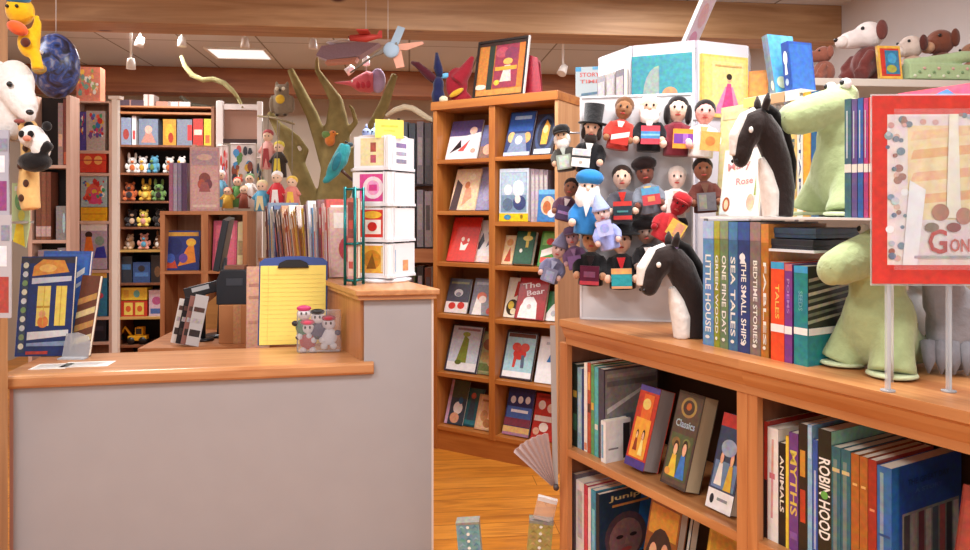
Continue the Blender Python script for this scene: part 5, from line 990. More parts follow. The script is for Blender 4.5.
face_book(K, KM, 237, 243, 222, .05, .02, 5, '#e8dca8', 'narrow cream book standing at the right end of the right cubby', None, [('r', .1, .3, .9, .6, '#b8a070')])
# what stands on top of the cubby unit
face_book(K, KT, 190, 219, 147, .06, .012, -1, '#c89a94', 'large dusty pink story calendar with a figure group on the cubby unit top', None, [('r', .06, .72, .94, .94, '#b4949c'), ('r', .04, .03, .96, .7, '#d4a8a0'), ('c', .5, .5, .2, .1, '#8c4a44'), ('c', .4, .42, .14, .08, '#b85c48'), ('c', .62, .42, .14, .08, '#7a4450'), ('p', [(.3, .3), (.7, .3), (.6, .45), (.4, .45)], '#a8605c'), ('r', .1, .06, .9, .1, '#e2c8b8'), ('c', .5, .84, .26, .05, '#d8b0a0')], name='calendar', cat='calendar', yaw=4)
for i, (a, b, c, cn) in enumerate(((169, 173, '#a86a84', 'plum'), (173.3, 177.3, '#a99cb0', 'pale lilac'), (177.6, 181.6, '#8a7c98', 'grey lilac'), (182, 187, '#5c3c5c', 'dark purple'))):
    spine_book(K, KT, a, b, 163, .05, .2, c, '%s spined tall book on the cubby unit top, left of the pink calendar' % cn, 'lilac spines on the cubby unit', (), [('r', .2, .1, .8, .9, c)])
MB_ = thing('wooden_post', 'slim pale wooden post standing among the books on the cubby unit top', 'post', K.L(kx(181), .245, KT+.0005)); MB().box(0, 0, 0, .028, .028, K.z(183, 143, .12)-KT, BP).build('shaft', MB_); MB().box(-.012, -.012, 0, .04, .04, .008, BP).build('foot', MB_)
# staff desk behind the counter
DZ = .66
D = Frame(P(160, 0, 4.25).x, 4.25, 6)
t = thing('staff_desk', 'wooden staff desk with a slanted brown side behind the counter', 'desk', D.M)
dw = 1.05
MB().box(0, -.35, DZ-.03, dw, .55, DZ, BX).build('desk_top', t)
for x in (0, dw-.03): MB().box(x, -.3, 0, x+.03, .5, DZ-.03, BZ).build('side_panel', t)
MB().prism([(.0, DZ), (.36, DZ), (.36, DZ+.27), (.33, DZ+.28)], .03, wood('#a8743c', '#bf8a4c', 'x', .8, .5), T(0, .3, 0)).build('slanted_panel', t)
# monitor seen nearly edge on
pm = P(221, 268, 4.3); t = thing('computer_monitor', 'black flat computer monitor seen nearly edge on behind the counter', 'monitor', T(pm.x, pm.y, DZ+.0005))
bk = mat('#23262c', 'plastic'); hz = pm.z-DZ
Mq = T(-.01, 0, hz) @ RY(11) @ RZ(-76)
sc_ = MB().box(-.17, -.018, -.0, .17, .018, .30, bk, Mq).build('screen_case', t, bevel=.004); MB().box(-.155, -.0195, .015, .155, -.0182, .285, mat('#6a8398', 'gloss'), Mq).build('screen', sc_)
MB().tube([(0, 0, .006), (0, .02, hz*.6), (.01, .02, hz+.06)], [.025, .02, .02], bk, 10).build('stand', t); MB().cyl((0, 0, 0), (0, 0, .012), .09, bk, 20).build('base', t)
# cash drawer / receipt printer on the brown box
pb = P(237, 340, 4.05); t = thing('cardboard_box', 'brown cardboard box on the staff desk under the black printer', 'box', T(pb.x, 4.05, DZ+.0005) @ RZ(6))
bxh = P(0, 305, 4.05).z-DZ
MB().box(-.10, 0, 0, .10, .2, bxh, mat('#b87c50', 'paper')).build('carton', t, bevel=.003); MB().box(-.02, -.001, bxh*.0, .02, .001, bxh, mat('#c89468', 'gloss')).build('tape', t)
pz = DZ+bxh+.0015; t = thing('receipt_printer', 'black receipt printer on top of the brown cardboard box', 'printer', T(P(233, 0, 4.05).x, 4.06, pz) @ RZ(6))
ph_ = P(0, 270, 4.05).z-pz
MB().prism([(-.095, 0), (.085, 0), (.085, ph_*.85), (.06, ph_), (-.07, ph_), (-.095, ph_*.7)], .18, bk).build('case', t, bevel=.004)
MB().box(-.04, -.004, ph_*.55, .05, .0, ph_*.75, mat('#3c4048', 'plastic')).build('paper_slot', t); MB().box(-.06, .04, ph_, .05, .14, ph_+.02, mat('#8c5a44', 'plastic')).build('tray', t)
t = thing('card_terminal', 'black angled card terminal arm beside the receipt printer', 'card terminal', T(P(203, 0, 4.15).x, 4.15, DZ+.0005))
z1 = P(0, 290, 4.15).z-DZ
MB().cyl((0, 0, 0), (0, 0, .012), .06, bk).build('base', t); MB().tube([(0, 0, .01), (0, 0, z1)], .015, bk).build('pole', t)
MB().box(-.10, -.03, -.03, .10, .03, .035, bk, T(0, 0, z1) @ RY(-14)).build('terminal', t, bevel=.006); MB().box(-.05, -.033, .0, .05, -.03, .025, mat('#b4b8bc', 'plastic'), T(0, 0, z1) @ RY(-14)).build('label_plate', t)
G = 'leaflets propped on the staff desk'
for i, (c, l) in enumerate((('#e4e0dc', 'white'), ('#2c2a2e', 'black'), ('#9a6c64', 'dull red'), ('#c8c4c4', 'grey'))):
    p = P(174+5*i, 0, 4.0-.02*i); b = thing('leaflet', '%s leaflet leaning in the fan of leaflets left of the card terminal' % c if 0 else '%s leaflet in the fan left of the black card terminal' % l, 'leaflet', T(p.x, p.y, DZ+.012) @ RY(12) @ RZ(6), G)
    a = MB(); a.box(-.02, 0, 0, .05, .006, .25+.01*i, mat(c, 'paper')); a.art([('r', .1, .2, .9, .35, '#3a3638'), ('r', .1, .5, .9, .6, '#b8b4b2'), ('r', .1, .75, .9, .85, '#5c4440')], .07, .25, lambda u, v, o: (-.02+u*.07, -o, v*.25)); a.build('sheet', b)
p = P(246, 330, 3.85); book('pale peach notebook leaning beside the clipboard on the staff desk', T(p.x, p.y, DZ+.0065) @ RZ(14) @ RX(-6), .12, P(0, 268, p.y).z-DZ, .02, '#dca88c', [('r', .1, .6, .9, .64, '#b8806c'), ('r', .1, .75, .8, .79, '#b8806c'), ('r', .1, .3, .7, .34, '#c48c74')])
# ======================= far shelves ========================================
# games case with the tall boxes (px 75-112)
J = Frame(P(74, 0, 5.2).x, 5.2, 6)
jx = lambda px, yl=0: J.at(px, yl)
jz = lambda py: J.z(93, py, 0)
t = solid_case('games_shelf', 'pinkish shelf case of boxed games at far left, beside the white post', J, 0, jx(112), 0, .13, jz(101), [jz(v) for v in (149, 173-0, 222, 268, 318)][:0]+[jz(150.5), jz(173), jz(221), jz(270), jz(317), jz(342)], BP, BPX, .022)
def game(px0, px1, py, pyb, c, art, label, yl=.015, d=.09, parts=True):
    x0, x1 = jx(px0, yl), jx(px1, yl); zb = J.z(93, pyb, 0); h = J.z(93, py, yl)-zb
    b = thing('game_box', label, 'game', J.L(x0, yl, zb+.0008), 'boxed games in the far left case'); a = MB(); w_ = x1-x0
    a.box(0, 0, 0, w_, d, h*.5, mat(c, 'gloss')); a.build('tray', b); a = MB(); a.box(-.001, -.001, h*.25, w_+.001, d+.001, h, mat(c, 'gloss'))
    a.art(art, w_, h*.75, lambda u, v, o: (u*w_, -.001-o, h*.25+v*h*.75)); a.build('lid', b)
cs = ['#e8583c', '#3f7ab8', '#e8b83c', '#d84a6c', '#4a9c6c', '#e8e0d0', '#c8342c', '#7a4a8c']
game(80, 86, 112, 150.5, '#4a3a8c', spots(1, 14, cs), 'narrow violet game box on the top shelf of the far left case')
game(86.5, 105, 111, 150.5, '#b8a8a0', spots(2, 40, cs, r0=.05, r1=.14), 'multicoloured patterned game box on the top shelf of the far left case')
game(80, 106, 153, 172.5, '#d8402c', [('c', .3, .5, .16, .3, '#f0a050'), ('c', .7, .5, .16, .3, '#f0b060'), ('r', 0, .46, 1, .54, '#b8302c')], 'red game box with two orange discs on the second shelf of the far left case')
game(80, 107, 176, 206, '#c8c0b8', [('c', .5, .4, .3, .3, '#e05a4c')]+spots(3, 26, cs), 'game box with pink and red figures on the third shelf of the far left case') if 0 else None
game(81, 107, 176, 207, '#c9b8b0', [('c', .5, .42, .32, .34, '#e0604c'), ('p', [(.3, .1), (.7, .1), (.6, .6), (.4, .6)], '#d8487c')]+spots(3, 24, cs), 'game box with a pink red figure standing on a yellow box in the far left case') if 0 else None
game(81, 107, 207.5, 221, '#e8a81c', [('r', .05, .3, .95, .4, '#c8841c')], 'flat golden yellow game box on the third shelf of the far left case')
x0, x1 = jx(81, .02), jx(107, .02); zb = J.z(93, 207, .02); 
b = thing('game_box', 'colourful game box with pink red figure standing on the golden yellow box', 'game', J.L(x0, .02, zb+.001), 'boxed games in the far left case'); w_ = x1-x0; h_ = J.z(93, 176, .03)-zb
MB().box(0, 0, 0, w_, .08, h_, mat('#a8b4b4', 'gloss')).art([('c', .5, .42, .32, .34, '#e0604c'), ('p', [(.3, .1), (.7, .1), (.6, .6), (.4, .6)], '#d8487c')]+spots(3, 30, cs), w_, h_, lambda u, v, o: (u*w_, -o, v*h_)).build('carton', b)
game(81, 107, 224, 269.5, '#b8a0b0', [('r', 0, .8, 1, 1, '#e8d8d0'), ('c', .3, .68, .14, .1, '#3a2420'), ('p', [(.12, .2), (.5, .2), (.4, .62), (.2, .62)], '#e87a2c'), ('c', .72, .5, .18, .14, '#8a9c8c'), ('p', [(.5, 0), (1, 0), (.9, .35), (.6, .3)], '#3c3c9c'), ('c', .2, .12, .16, .08, '#d84a44')], 'game box with a child in orange, fourth shelf of the far left case')
game(81, 107, 273, 316.5, '#3a7a9c', [('r', 0, .84, 1, 1, '#d8a84a'), ('c', .4, .5, .3, .2, '#4a94b4'), ('c', .7, .3, .16, .1, '#c84a5c'), ('p', [(.2, .2), (.6, .3), (.4, .5)], '#3a5c9c'), ('c', .3, .7, .1, .06, '#d86a7c')], 'blue game box with yellow top band, fifth shelf of the far left case')
game(82, 106, 320, 341.5, '#28242a', [('r', .1, .3, .9, .6, '#3c3640')], 'black game box on the lowest visible shelf of the far left case')
zt = jz(101); x0 = jx(79, .05)
b = thing('game_box', 'orange and green patterned box standing on top of the far left case', 'game', J.L(x0, .01, zt+.001) @ RZ(3), 'boxed games in the far left case'); h_ = J.z(93, 68, .05)-zt; w_ = jx(102, .05)-x0
MB().box(0, 0, 0, w_, .10, h_, mat('#c8745c', 'gloss')).art(spots(5, 30, ['#e8a060', '#8a9c5c', '#d8d0c0', '#c85040', '#6a8c7c', '#e0b04a']), w_, h_, lambda u, v, o: (u*w_, -o, v*h_)).build('carton', b)
MB().box(0, 0, zt-.012, jx(112), .13, zt, BPX, ).build('top_board', t)
# white upright post of the toy shelf
t = thing('white_post', 'tall white painted post between the games case and the toy shelf', 'post', T(P(114.5, 0, 5.05).x, 5.05, 0))
MB().box(-.02, 0, 0, .02, .04, P(0, 99, 5.05).z, mat('#efe4d8', 'paint')).build('shaft', t, bevel=.003); MB().box(-.05, -.02, 0, .05, .06, .012, mat('#efe4d8', 'paint')).build('foot', t); MB().box(-.04, -.01, P(0, 99, 5.05).z, .04, .05, P(0, 96, 5.05).z, mat('#efe4d8', 'paint')).build('cap', t)
# dark bookcase further left (px 30-75)
Lf = Frame(P(28, 0, 4.75).x, 4.75, 6); lz = lambda py: Lf.z(50, py, 0); lx = lambda px, yl=0: Lf.at(px, yl)
solid_case('dark_bookcase', 'pinkish framed bookcase with dark openings behind the white plush dog', Lf, 0, lx(70), 0, .14, lz(95), [lz(v) for v in (165, 240, 290)], BP, BPX, .025, backm=mat('#1c1412', 'paint'))
for px0, px1, py, pyb, c, l, ar in ((58, 67, 103, 164, '#9a807e', 'pale pinkish binder spine on the top shelf of the dark bookcase', [('r', .1, .3, .9, .5, '#d8a890')]), (63.3, 72, 99, 164, '#7c3c34', 'dark red binder spine on the top shelf of the dark bookcase', [('r', .1, .02, .9, .2, '#b85a3c')]),
    (36, 41, 172, 238, '#7a4a38', 'brown volume with a label first on the second shelf of the dark bookcase', [('r', 0, .05, 1, .2, '#c8a8a8')]), (41.2, 46, 172, 238, '#8a5640', 'brown volume with a label second on the second shelf of the dark bookcase', [('r', 0, .05, 1, .2, '#c8a8a8')]), (46.2, 51, 172, 238, '#7c4836', 'brown volume with a label third on the second shelf of the dark bookcase', [('r', 0, .05, 1, .2, '#c8a8a8')]),
    (56, 70, 206, 238, '#8a8488', 'grey box file right of the brown volumes on the second shelf of the dark bookcase', [('c', .8, .5, .15, .3, '#a8c8d0')]), (38, 57, 250, 289, '#8c7c84', 'wide grey box file on the third shelf of the dark bookcase', [('c', .4, .25, .14, .14, '#c88a6c')]), (57.5, 72, 248, 289, '#8a8088', 'pale grey box file with a white patch on the third shelf of the dark bookcase', [('c', .3, .75, .3, .2, '#dce4e8')])):
    o = spine_book(Lf, lz(pyb if pyb < 165 else (165 if pyb == 164 else pyb+2 if pyb == 238 else 290))+.001 if 0 else {164: lz(165), 238: lz(240), 289: lz(290)}[pyb]+.0005, px0, px1-(4 if px1 > 66 else 0), py, .012, .10, c, l, 'files in the dark bookcase', (), ar)
# far toy shelf (px 118-215)
V = Frame(P(116, 0, 6.35).x, 6.35, 6); vz = lambda py: V.z(160, py, 0); vx = lambda px, yl=0: V.at(px, yl)
VY = wood('#b8904c', '#d8b46c', 'x', .6, .5)
vs_ = [112, 145, 173, 201, 227, 250, 283, 317, 345]
t = solid_case('toy_shelf', 'wide dark shelf full of small plush toys along the far back wall', V, 0, vx(214), 0, .35, vz(106), [], DKZ, BX, .025, backm=mat('#1e1716', 'paint'))
vw = vx(214)
for v in vs_: MB().box(.025, .0, vz(v)-.018, vw-.025, .335, vz(v), BX if v < 130 else (VY if v in (250, 317) else DKZ)).build('shelf', t)
tc = ['#e8e2da', '#d8a83c', '#2c2624', '#e0c0a0', '#5a9cb8', '#c86a3c', '#e8d060', '#8a5c3c', '#f0e8e4', '#6a8c4c', '#3a3436', '#d89a8c']
tn = ['white', 'golden', 'black', 'cream', 'blue', 'orange', 'yellow', 'brown', 'milky', 'green', 'charcoal', 'pink']
def minitoy2(label, M, s, c, kind, c2, group):
    t = thing(['plush_bear', 'plush_rabbit', 'plush_penguin'][kind], label, 'plush toy', M @ SC(s), group); m = mat(c, 'plush'); a = MB()
    a.ell((0, 0, .045), (.042, .035, .045), m, n=10, k=7)
    for q in (-1, 1): a.ell((q*.03, -.03, .015), (.017, .024, .015), m, n=8, k=6); a.ell((q*.044, -.012, .06), (.014, .014, .025), m, n=8, k=6)
    a.build('body', t)
    a = MB(); a.ell((0, -.005, .105), (.036, .032, .033), m, n=10, k=7)
    for q in (-1, 1): a.ell((q*.026, 0, .137 if kind != 1 else .15), (.012, .007, .012 if kind != 1 else .03), m, n=8, k=6)
    hd = a.build('head', t); MB().ell((0, -.036, .098), (.015, .01, .012), mat(c2, 'plush'), n=8, k=6).build('muzzle', hd); MB().ell((0, -.032, .048), (.022, .01, .026), mat(c2, 'plush'), n=8, k=6).build('tummy', t)
    e = MB()
    for q in (-1, 1): e.ell((q*.013, -.035, .115), .0045, mat('#101010', 'plastic'), n=6, k=5)
    e.build('eyes', hd); return t
kinds = ['bear', 'rabbit', 'penguin']; q = random.Random(11); used = {}
for r, (v, x0, x1) in enumerate(((173, 123, 188), (201, 122, 168), (227, 122, 166), (250, 122, 167))):
    n = 5 if r == 0 else 3
    for i in range(n):
        ci = (r*5+i*7+i) % 12; kd = q.randrange(3); px = x0+(x1-x0)*(i+.5)/n
        minitoy2('%s plush %s, %s from the left on the %s plush shelf at the far back' % (tn[ci], kinds[kd], ORD[i], ['top', 'second', 'third', 'lowest'][r]), V.L(vx(px+q.uniform(-1.5, 1.5), .08), .08+q.uniform(0, .05), vz(v)+.001) @ RZ(q.uniform(-30, 30)), [1.12, 1.2, 1.16, 1.02][r]*q.uniform(.88, 1.0), tc[ci], kd, tc[(ci+5) % 12], 'small plush toys on the far toy shelf')
def vbox(px0, px1, py, pyb, c, art, label, group='boxed toys on the far toy shelf', d=.16):
    x0, x1 = vx(px0, .05), vx(px1, .05); zb = vz(pyb); h = V.z(160, py, .05)-zb-.004; w_ = x1-x0
    b = thing('toy_box', label, 'toy box', V.L(x0, .05, zb+.001), group)
    MB().box(0, 0, 0, w_, d, h, mat(c, 'gloss')).art(art, w_, h, lambda u, v, o: (u*w_, -o, v*h)).build('carton', b)
    MB().box(-.001, -.001, h*.94, w_+.001, d+.001, h+.002, mat(c, 'gloss')).build('lid', b)
for px0, px1, py, pyb, c, ar, l in ((121, 131, 118, 145, '#8c98b0', [('c', .5, .4, .3, .2, '#a84a44')], 'grey blue toy box at the left end of the topmost toy shelf'), (132, 136, 116, 145, '#e8e0e0', [('r', .2, .2, .8, .5, '#c84a4a')], 'narrow white toy box on the topmost toy shelf'), (139, 158, 119, 145, '#7c889c', [('p', [(.1, .1), (.5, .7), (.9, .1)], '#c08a7c'), ('c', .5, .6, .2, .16, '#d8b4a0')], 'wide slate toy box on the topmost toy shelf'),
    (163, 176, 119, 145, '#c8923c', [('c', .5, .5, .34, .34, '#d8a83c'), ('c', .6, .3, .2, .2, '#a83c2c')], 'amber toy box with a red dot on the topmost toy shelf'), (177, 192, 119, 145, '#7c8494', [('r', .7, .2, 1, .8, '#c83c3c')], 'grey toy box with a red end on the topmost toy shelf'), (193, 203, 118, 145, '#b83c34', [('r', .1, .4, .9, .6, '#e8c8b8')], 'red toy box on the topmost toy shelf'), (204, 211, 118, 145, '#e8c83c', [('r', .2, .1, .8, .4, '#c86a3c')], 'yellow toy box at the right end of the topmost toy shelf'),
    (121, 132, 256, 283, '#28303c', [('r', .1, .5, .9, .7, '#3c6c9c')], 'black toy box with a blue band under the plush shelves'), (133, 150, 262, 283, '#2f4f84', [('r', .1, .3, .9, .5, '#4a78b4'), ('c', .5, .7, .2, .16, '#26242c')], 'blue toy box under the plush shelves'), (151, 164, 255, 283, '#241f22', [('c', .5, .4, .24, .2, '#6a4a30')], 'dark toy box right of the blue one under the plush shelves'),
    (121, 147, 287, 300, '#e8c43c', [('c', .6, .5, .12, .3, '#6ab4b0'), ('r', .1, .2, .3, .8, '#d8a02c')], 'flat yellow toy box with a turquoise dot, on the red toy box'), (121, 147, 300.4, 317, '#c83c2c', [('r', .12, .1, .45, .9, '#f0d868'), ('r', .55, .1, .88, .9, '#f0d868'), ('c', .28, .5, .1, .2, '#d8602c'), ('c', .72, .5, .1, .2, '#d8602c')], 'red toy box with two yellow windows on the toy shelf'), (149, 164, 290, 317, '#d8c0d0', [('c', .5, .6, .3, .16, '#b85a8c'), ('r', .1, .1, .9, .3, '#4a6cb0')], 'pale pink toy box right of the red one with yellow windows')):
    if pyb == 300: continue
    vbox(px0, px1, py, pyb if pyb != 300 else 300, c, ar, l)
x0, x1 = vx(121, .05), vx(147, .05); zb = V.z(134, 300.4, .05)
b = thing('toy_box', 'flat yellow toy box with a turquoise dot, on the red toy box', 'toy box', V.L(x0, .05, zb+.003), 'boxed toys on the far toy shelf')
MB().box(0, 0, 0, x1-x0, .15, V.z(134, 288, .05)-zb, mat('#e8c43c', 'gloss')).art([('c', .6, .5, .12, .3, '#6ab4b0'), ('r', .1, .2, .3, .8, '#d8a02c')], x1-x0, V.z(134, 288, .05)-zb, lambda u, v, o: (u*(x1-x0), -o, v*(V.z(134, 288, .05)-zb))).build('carton', b)
# toy digger
t = thing('toy_digger', 'yellow and black toy digger on the lowest visible toy shelf', 'toy vehicle', V.L(vx(138, .08), .08, vz(345)+.001))
yw, bk2 = mat('#e8b020', 'plastic'), mat('#1e1c1c', 'plastic')
MB().box(-.08, -.03, .03, .08, .05, .075, yw).build('chassis', t, bevel=.006); MB().box(-.02, -.025, .075, .05, .045, .15, yw).build('cab', t, bevel=.008); MB().box(-.01, -.027, .09, .04, -.024, .14, bk2).build('cab_window', t)
for x in (-.05, .05): MB().cyl((x, -.04, .032), (x, .06, .032), .032, bk2).build('wheel', t)
MB().tube([(-.05, 0, .07), (-.11, 0, .15), (-.15, 0, .08)], .012, yw, 8).build('digger_arm', t); MB().prism([(-.17, .04), (-.12, .04), (-.13, .09), (-.17, .08)], .06, bk2, T(0, -.03, 0)).build('bucket', t)
# things on top of the toy shelf
zt = vz(106)
MB().box(0, 0, zt-.014, vw, .35, zt, BX).build('top_board', bpy.data.objects['toy_shelf'])
for px, w_, h_, c, l in ((132, .30, .06, '#5c4a54', 'long dark flat parcel on the toy shelf top'), (150, .09, .11, '#e8d8d0', 'small white parcel on the toy shelf top, near its middle'), (165, .14, .05, '#c8907c', 'flat salmon parcel on the toy shelf top'), (180, .2, .05, '#e8dcd4', 'flat cream parcel on the toy shelf top')):
    b = thing('parcel', l, 'parcel', V.L(vx(px, .1), .06, zt+.001), 'parcels on the toy shelf top'); MB().box(-w_/2, 0, 0, w_/2, .15, h_, mat(c, 'paper')).build('wrap', b, bevel=.006); MB().box(-.006, -.001, -.0, .006, .151, h_+.001, mat('#b88a7c', 'gloss')).build('ribbon', b)
b = thing('branch_piece', 'short dark curved branch lying on the toy shelf top', 'branch', V.L(vx(192, .1), .1, zt+.001)); MB().tube([(-.1, 0, .10), (-.05, 0, .06), (.0, 0, .024), (.12, 0, .014), (.17, 0, .014)], [.016, .02, .022, .018, .01], mat('#4a4438', 'bark'), 10).build('wood', b)
# ======================= white ladder rack with soft toys ==================
Q = Frame(P(214, 0, 5.6).x, 5.6, 6); qx = lambda px: Q.at(px, 0); qz = lambda py: Q.z(240, py, 0)
t = thing('white_rack', 'white painted rack with two posts and a crossbar, hung with bright cloth toys', 'rack', Q.M)
wm = mat('#efe6e2', 'paint')
for a, b in ((216, 223), (257, 262)): MB().box(qx(a), 0, 0, qx(b), .04, qz(101), wm).build('post', t, bevel=.003)
MB().box(qx(223), .005, qz(109.5), qx(257), .035, qz(104), wm).build('crossbar', t); MB().box(qx(223), .005, qz(143), qx(257), .035, qz(139), mat('#4a3836', 'paint')).build('crossbar', t)
MB().box(qx(223), .036, qz(139), qx(257), .04, qz(109.5), mat('#b08a78', 'paint')).build('back_panel', t)
MB().box(qx(216), -.1, 0, qx(262), .14, .02, wm).build('base', t)
MB().box(qx(217), .004, qz(207), qx(262), .03, qz(202), wm).build('crossbar', t)
def spotted(px0, px1, py, pb, c, cols, label, yl, n=26, seed=1):
    x0, x1 = qx(px0), qx(px1); z1, z0 = qz(py), qz(pb); b = thing('spotted_cloth', label, 'cloth', Q.L(x0, yl, z0), 'printed cloths on the white rack'); a = MB(); w_, h_ = x1-x0, z1-z0
    m = 6
    vs = [(w_*i/m, .008*math.sin(i*2.1), 0) for i in range(m+1)]+[(w_*i/m, .004*math.sin(i*2.1), h_) for i in range(m+1)]
    a.add(vs+[(x, y+.006, z) for x, y, z in vs], [(i, i+1, m+2+i, m+1+i) for i in range(m)]+[(2*m+2+m+1+i, 2*m+2+m+2+i, 2*m+2+i+1, 2*m+2+i) for i in range(m)], mat(c, 'cloth'), True)
    a.art(spots(seed, n, cols, .02, .02, .98, .98, .05, .14), w_, h_, lambda u, v, o: (u*w_, -.0095-o, v*h_)); a.build('cloth', b)
    MB().cyl((0, 0, h_), (w_, 0, h_), .006, mat('#d8ccc4', 'paint'), 8).build('rod', b)
mc = ['#d8605c', '#5a8c4c', '#4a94c8', '#8a4a38', '#e0b040', '#3a3c44', '#d88a5c']
spotted(231, 256, 144, 190, '#efe8e4', mc, 'white cloth with coloured spots hanging in the middle of the white rack', -.012, 26, 4)
spotted(218, 229, 146, 205, '#f0e4e0', ['#d8403c', '#7ab8d4', '#c8402e', '#e8a0a0'], 'narrow white and red cloth hanging at the left post of the white rack', -.012, 18, 6)
spotted(257, 268, 158, 205, '#d8d0c0', mc, 'narrow cloth with dark and green spots hanging at the right post of the white rack', -.012, 20, 9)
hang = [(223, 168, 208, '#7ab8d4', '#f0ece8', 'pale blue'), (240, 176, 208, '#5a8c4c', '#c8402e', 'leaf green'), (252, 172, 208, '#efe6e0', '#6a8c5c', 'cream'), (247, 186, 209, '#8a4a38', '#e0b080', 'chestnut'), (231, 188, 209, '#d8b04a', '#c8402e', 'mustard')]
for i, (px, py, pb, c, c2, cn) in enumerate(hang):
    x = qx(px); z = qz(py); L_ = z-qz(pb); b = thing('cloth_doll', '%s cloth doll hanging on the white rack' % cn, 'doll', Q.L(x, -.075-.02*(i > 2), z), 'cloth dolls on the white rack'); m = mat(c, 'cloth')
    a = MB(); a.lathe([(.022, -L_*.32), (.036, -L_*.55), (.044, -L_*.98)], m)
    for s in (-1, 1): a.tube([(s*.02, 0, -L_*.36), (s*.055, -.01, -L_*.55)], [.016, .013], m, 8)
    a.build('dress', b); MB().ell((0, 0, -L_*.2), (.034, .03, .036), mat('#e8c4a8', 'cloth'), n=10, k=7).build('head', b); MB().ell((0, .006, -L_*.16), (.038, .03, .032), mat(c2, 'plush'), n=10, k=7).build('hair', b); MB().tube([(0, .03, .0), (0, .0, -L_*.06)], .003, mat('#e8e4e0', 'cloth'), 6).build('loop', b)
    e = MB()
    for s in (-1, 1): e.ell((s*.013, -.029, -L_*.2), .005, mat('#141414', 'plastic'), n=6, k=5)
    e.build('eyes', b)
# ======================= tree ================================================
TY = 5.5
tp = lambda px, py, dy=0: P(px, py, TY+dy)
t = thing('display_tree', 'olive brown display tree with bare spreading branches behind the counter', 'tree', T(tp(322, 0).x, TY, 0))
bk = mat('#8a7a4c', 'bark'); o0 = Vector((tp(322, 0).x, TY, 0)); a = MB()
def limb(pts, rad, mb=None, dys=None):
    (mb or a).tube([tp(x, y, (dys[i] if dys else 0))-o0 for i, (x, y) in enumerate(pts)], rad, bk, 12)
limb([(326, 395), (326, 330), (326, 260), (328, 220), (333, 190), (336, 165), (337, 140), (337, 118), (336, 100), (326, 84), (317, 70), (317, 56)], [.17, .15, .14, .13, .115, .11, .10, .08, .052, .032, .022, .012])
limb([(318, 230), (310, 200), (299, 170), (288, 145), (279, 128), (269, 112)], [.09, .075, .066, .056, .042, .024])
limb([(330, 168), (320, 138), (312, 115), (301, 93), (290, 69)], [.07, .055, .048, .042, .026])
limb([(342, 185), (356, 158), (371, 132), (384, 105), (395, 74)], [.08, .062, .05, .042, .026])
limb([(332, 210), (344, 195), (354, 180)], [.08, .05, .032])
limb([(345, 135), (356, 122), (352, 108), (348, 104)], [.03, .022, .016, .012])
limb([(299, 168), (306, 150), (298, 138), (283, 125)], [.035, .026, .02, .014])
blob(a, 'trunk', bk, t, voxel=.013, smooth=5)
# curling branch reaching left above the rack
a = MB(); a.tube([tp(x, y, d) for x, y, d in ((181, 56, .12), (185, 66, .12), (192, 75, .12), (203, 80, .12), (213, 79, .12), (224, 83, .12), (232, 90, .12), (238, 98, .12))], [.012, .018, .022, .02, .02, .021, .018, .014], mat('#a8a070', 'bark'), 10)
a.tube([tp(238, 98, .12), tp(241, 104, .15), tp(243, 108, .13)], [.014, .012, .010], mat('#a8a070', 'bark'), 10)
b = a.build('curled_branch'); tag(b, 'pale curling branch rising from the white rack top toward the ceiling', 'branch')
# owl-like and small animals in the tree
p = tp(282, 116, -.03); t = thing('plush_owl', 'speckled plush owl with yellow face sitting on the left tree limb', 'plush toy', T(p.x, p.y, p.z))
m = mat('#8a7c68', 'plush'); a = MB(); a.ell((0, 0, .09), (.075, .05, .10), m); a.ell((.0, -.01, .19), (.06, .045, .05), m)
for s in (-1, 1): a.ell((s*.04, 0, .235), (.016, .012, .03), m); a.ell((s*.075, 0, .09), (.02, .035, .07), m)
blob(a, 'body', m, t, voxel=.008); MB().ell((.0, -.05, .12), (.035, .012, .035), mat('#e0b83c', 'plush')).build('yellow_chest', t)
for s in (-1, 1): MB().ell((s*.024, -.05, .2), (.014, .008, .014), mat('#e8e0c8', 'plastic')).build('eye', t); MB().ell((s*.03, -.03, .004), (.014, .02, .010), mat('#3a2a20', 'plastic')).build('foot', t)
MB().ell((0, -.056, .185), (.008, .012, .012), mat('#3a2a1c', 'plastic')).build('beak', t)
p = tp(330, 147, -.13); t = thing('plush_songbird', 'small orange and green plush bird perched on the front of the tree trunk', 'plush toy', T(p.x, p.y, p.z))
m = mat('#d8803c', 'plush'); a = MB(); a.ell((0, 0, .05), (.04, .035, .045), m); a.ell((.02, 0, .1), (.028, .026, .026), m); blob(a, 'body', m, t, voxel=.006)
MB().ell((-.02, .0, .085), (.045, .03, .03), mat('#6c8c4c', 'plush'), R=RY(30).to_3x3()).build('wing', t); MB().ell((.05, 0, .1), (.014, .006, .006), mat('#e8c04a', 'plastic')).build('beak', t); MB().ell((.03, -.024, .108), .005, mat('#101010', 'plastic')).build('eye', t)
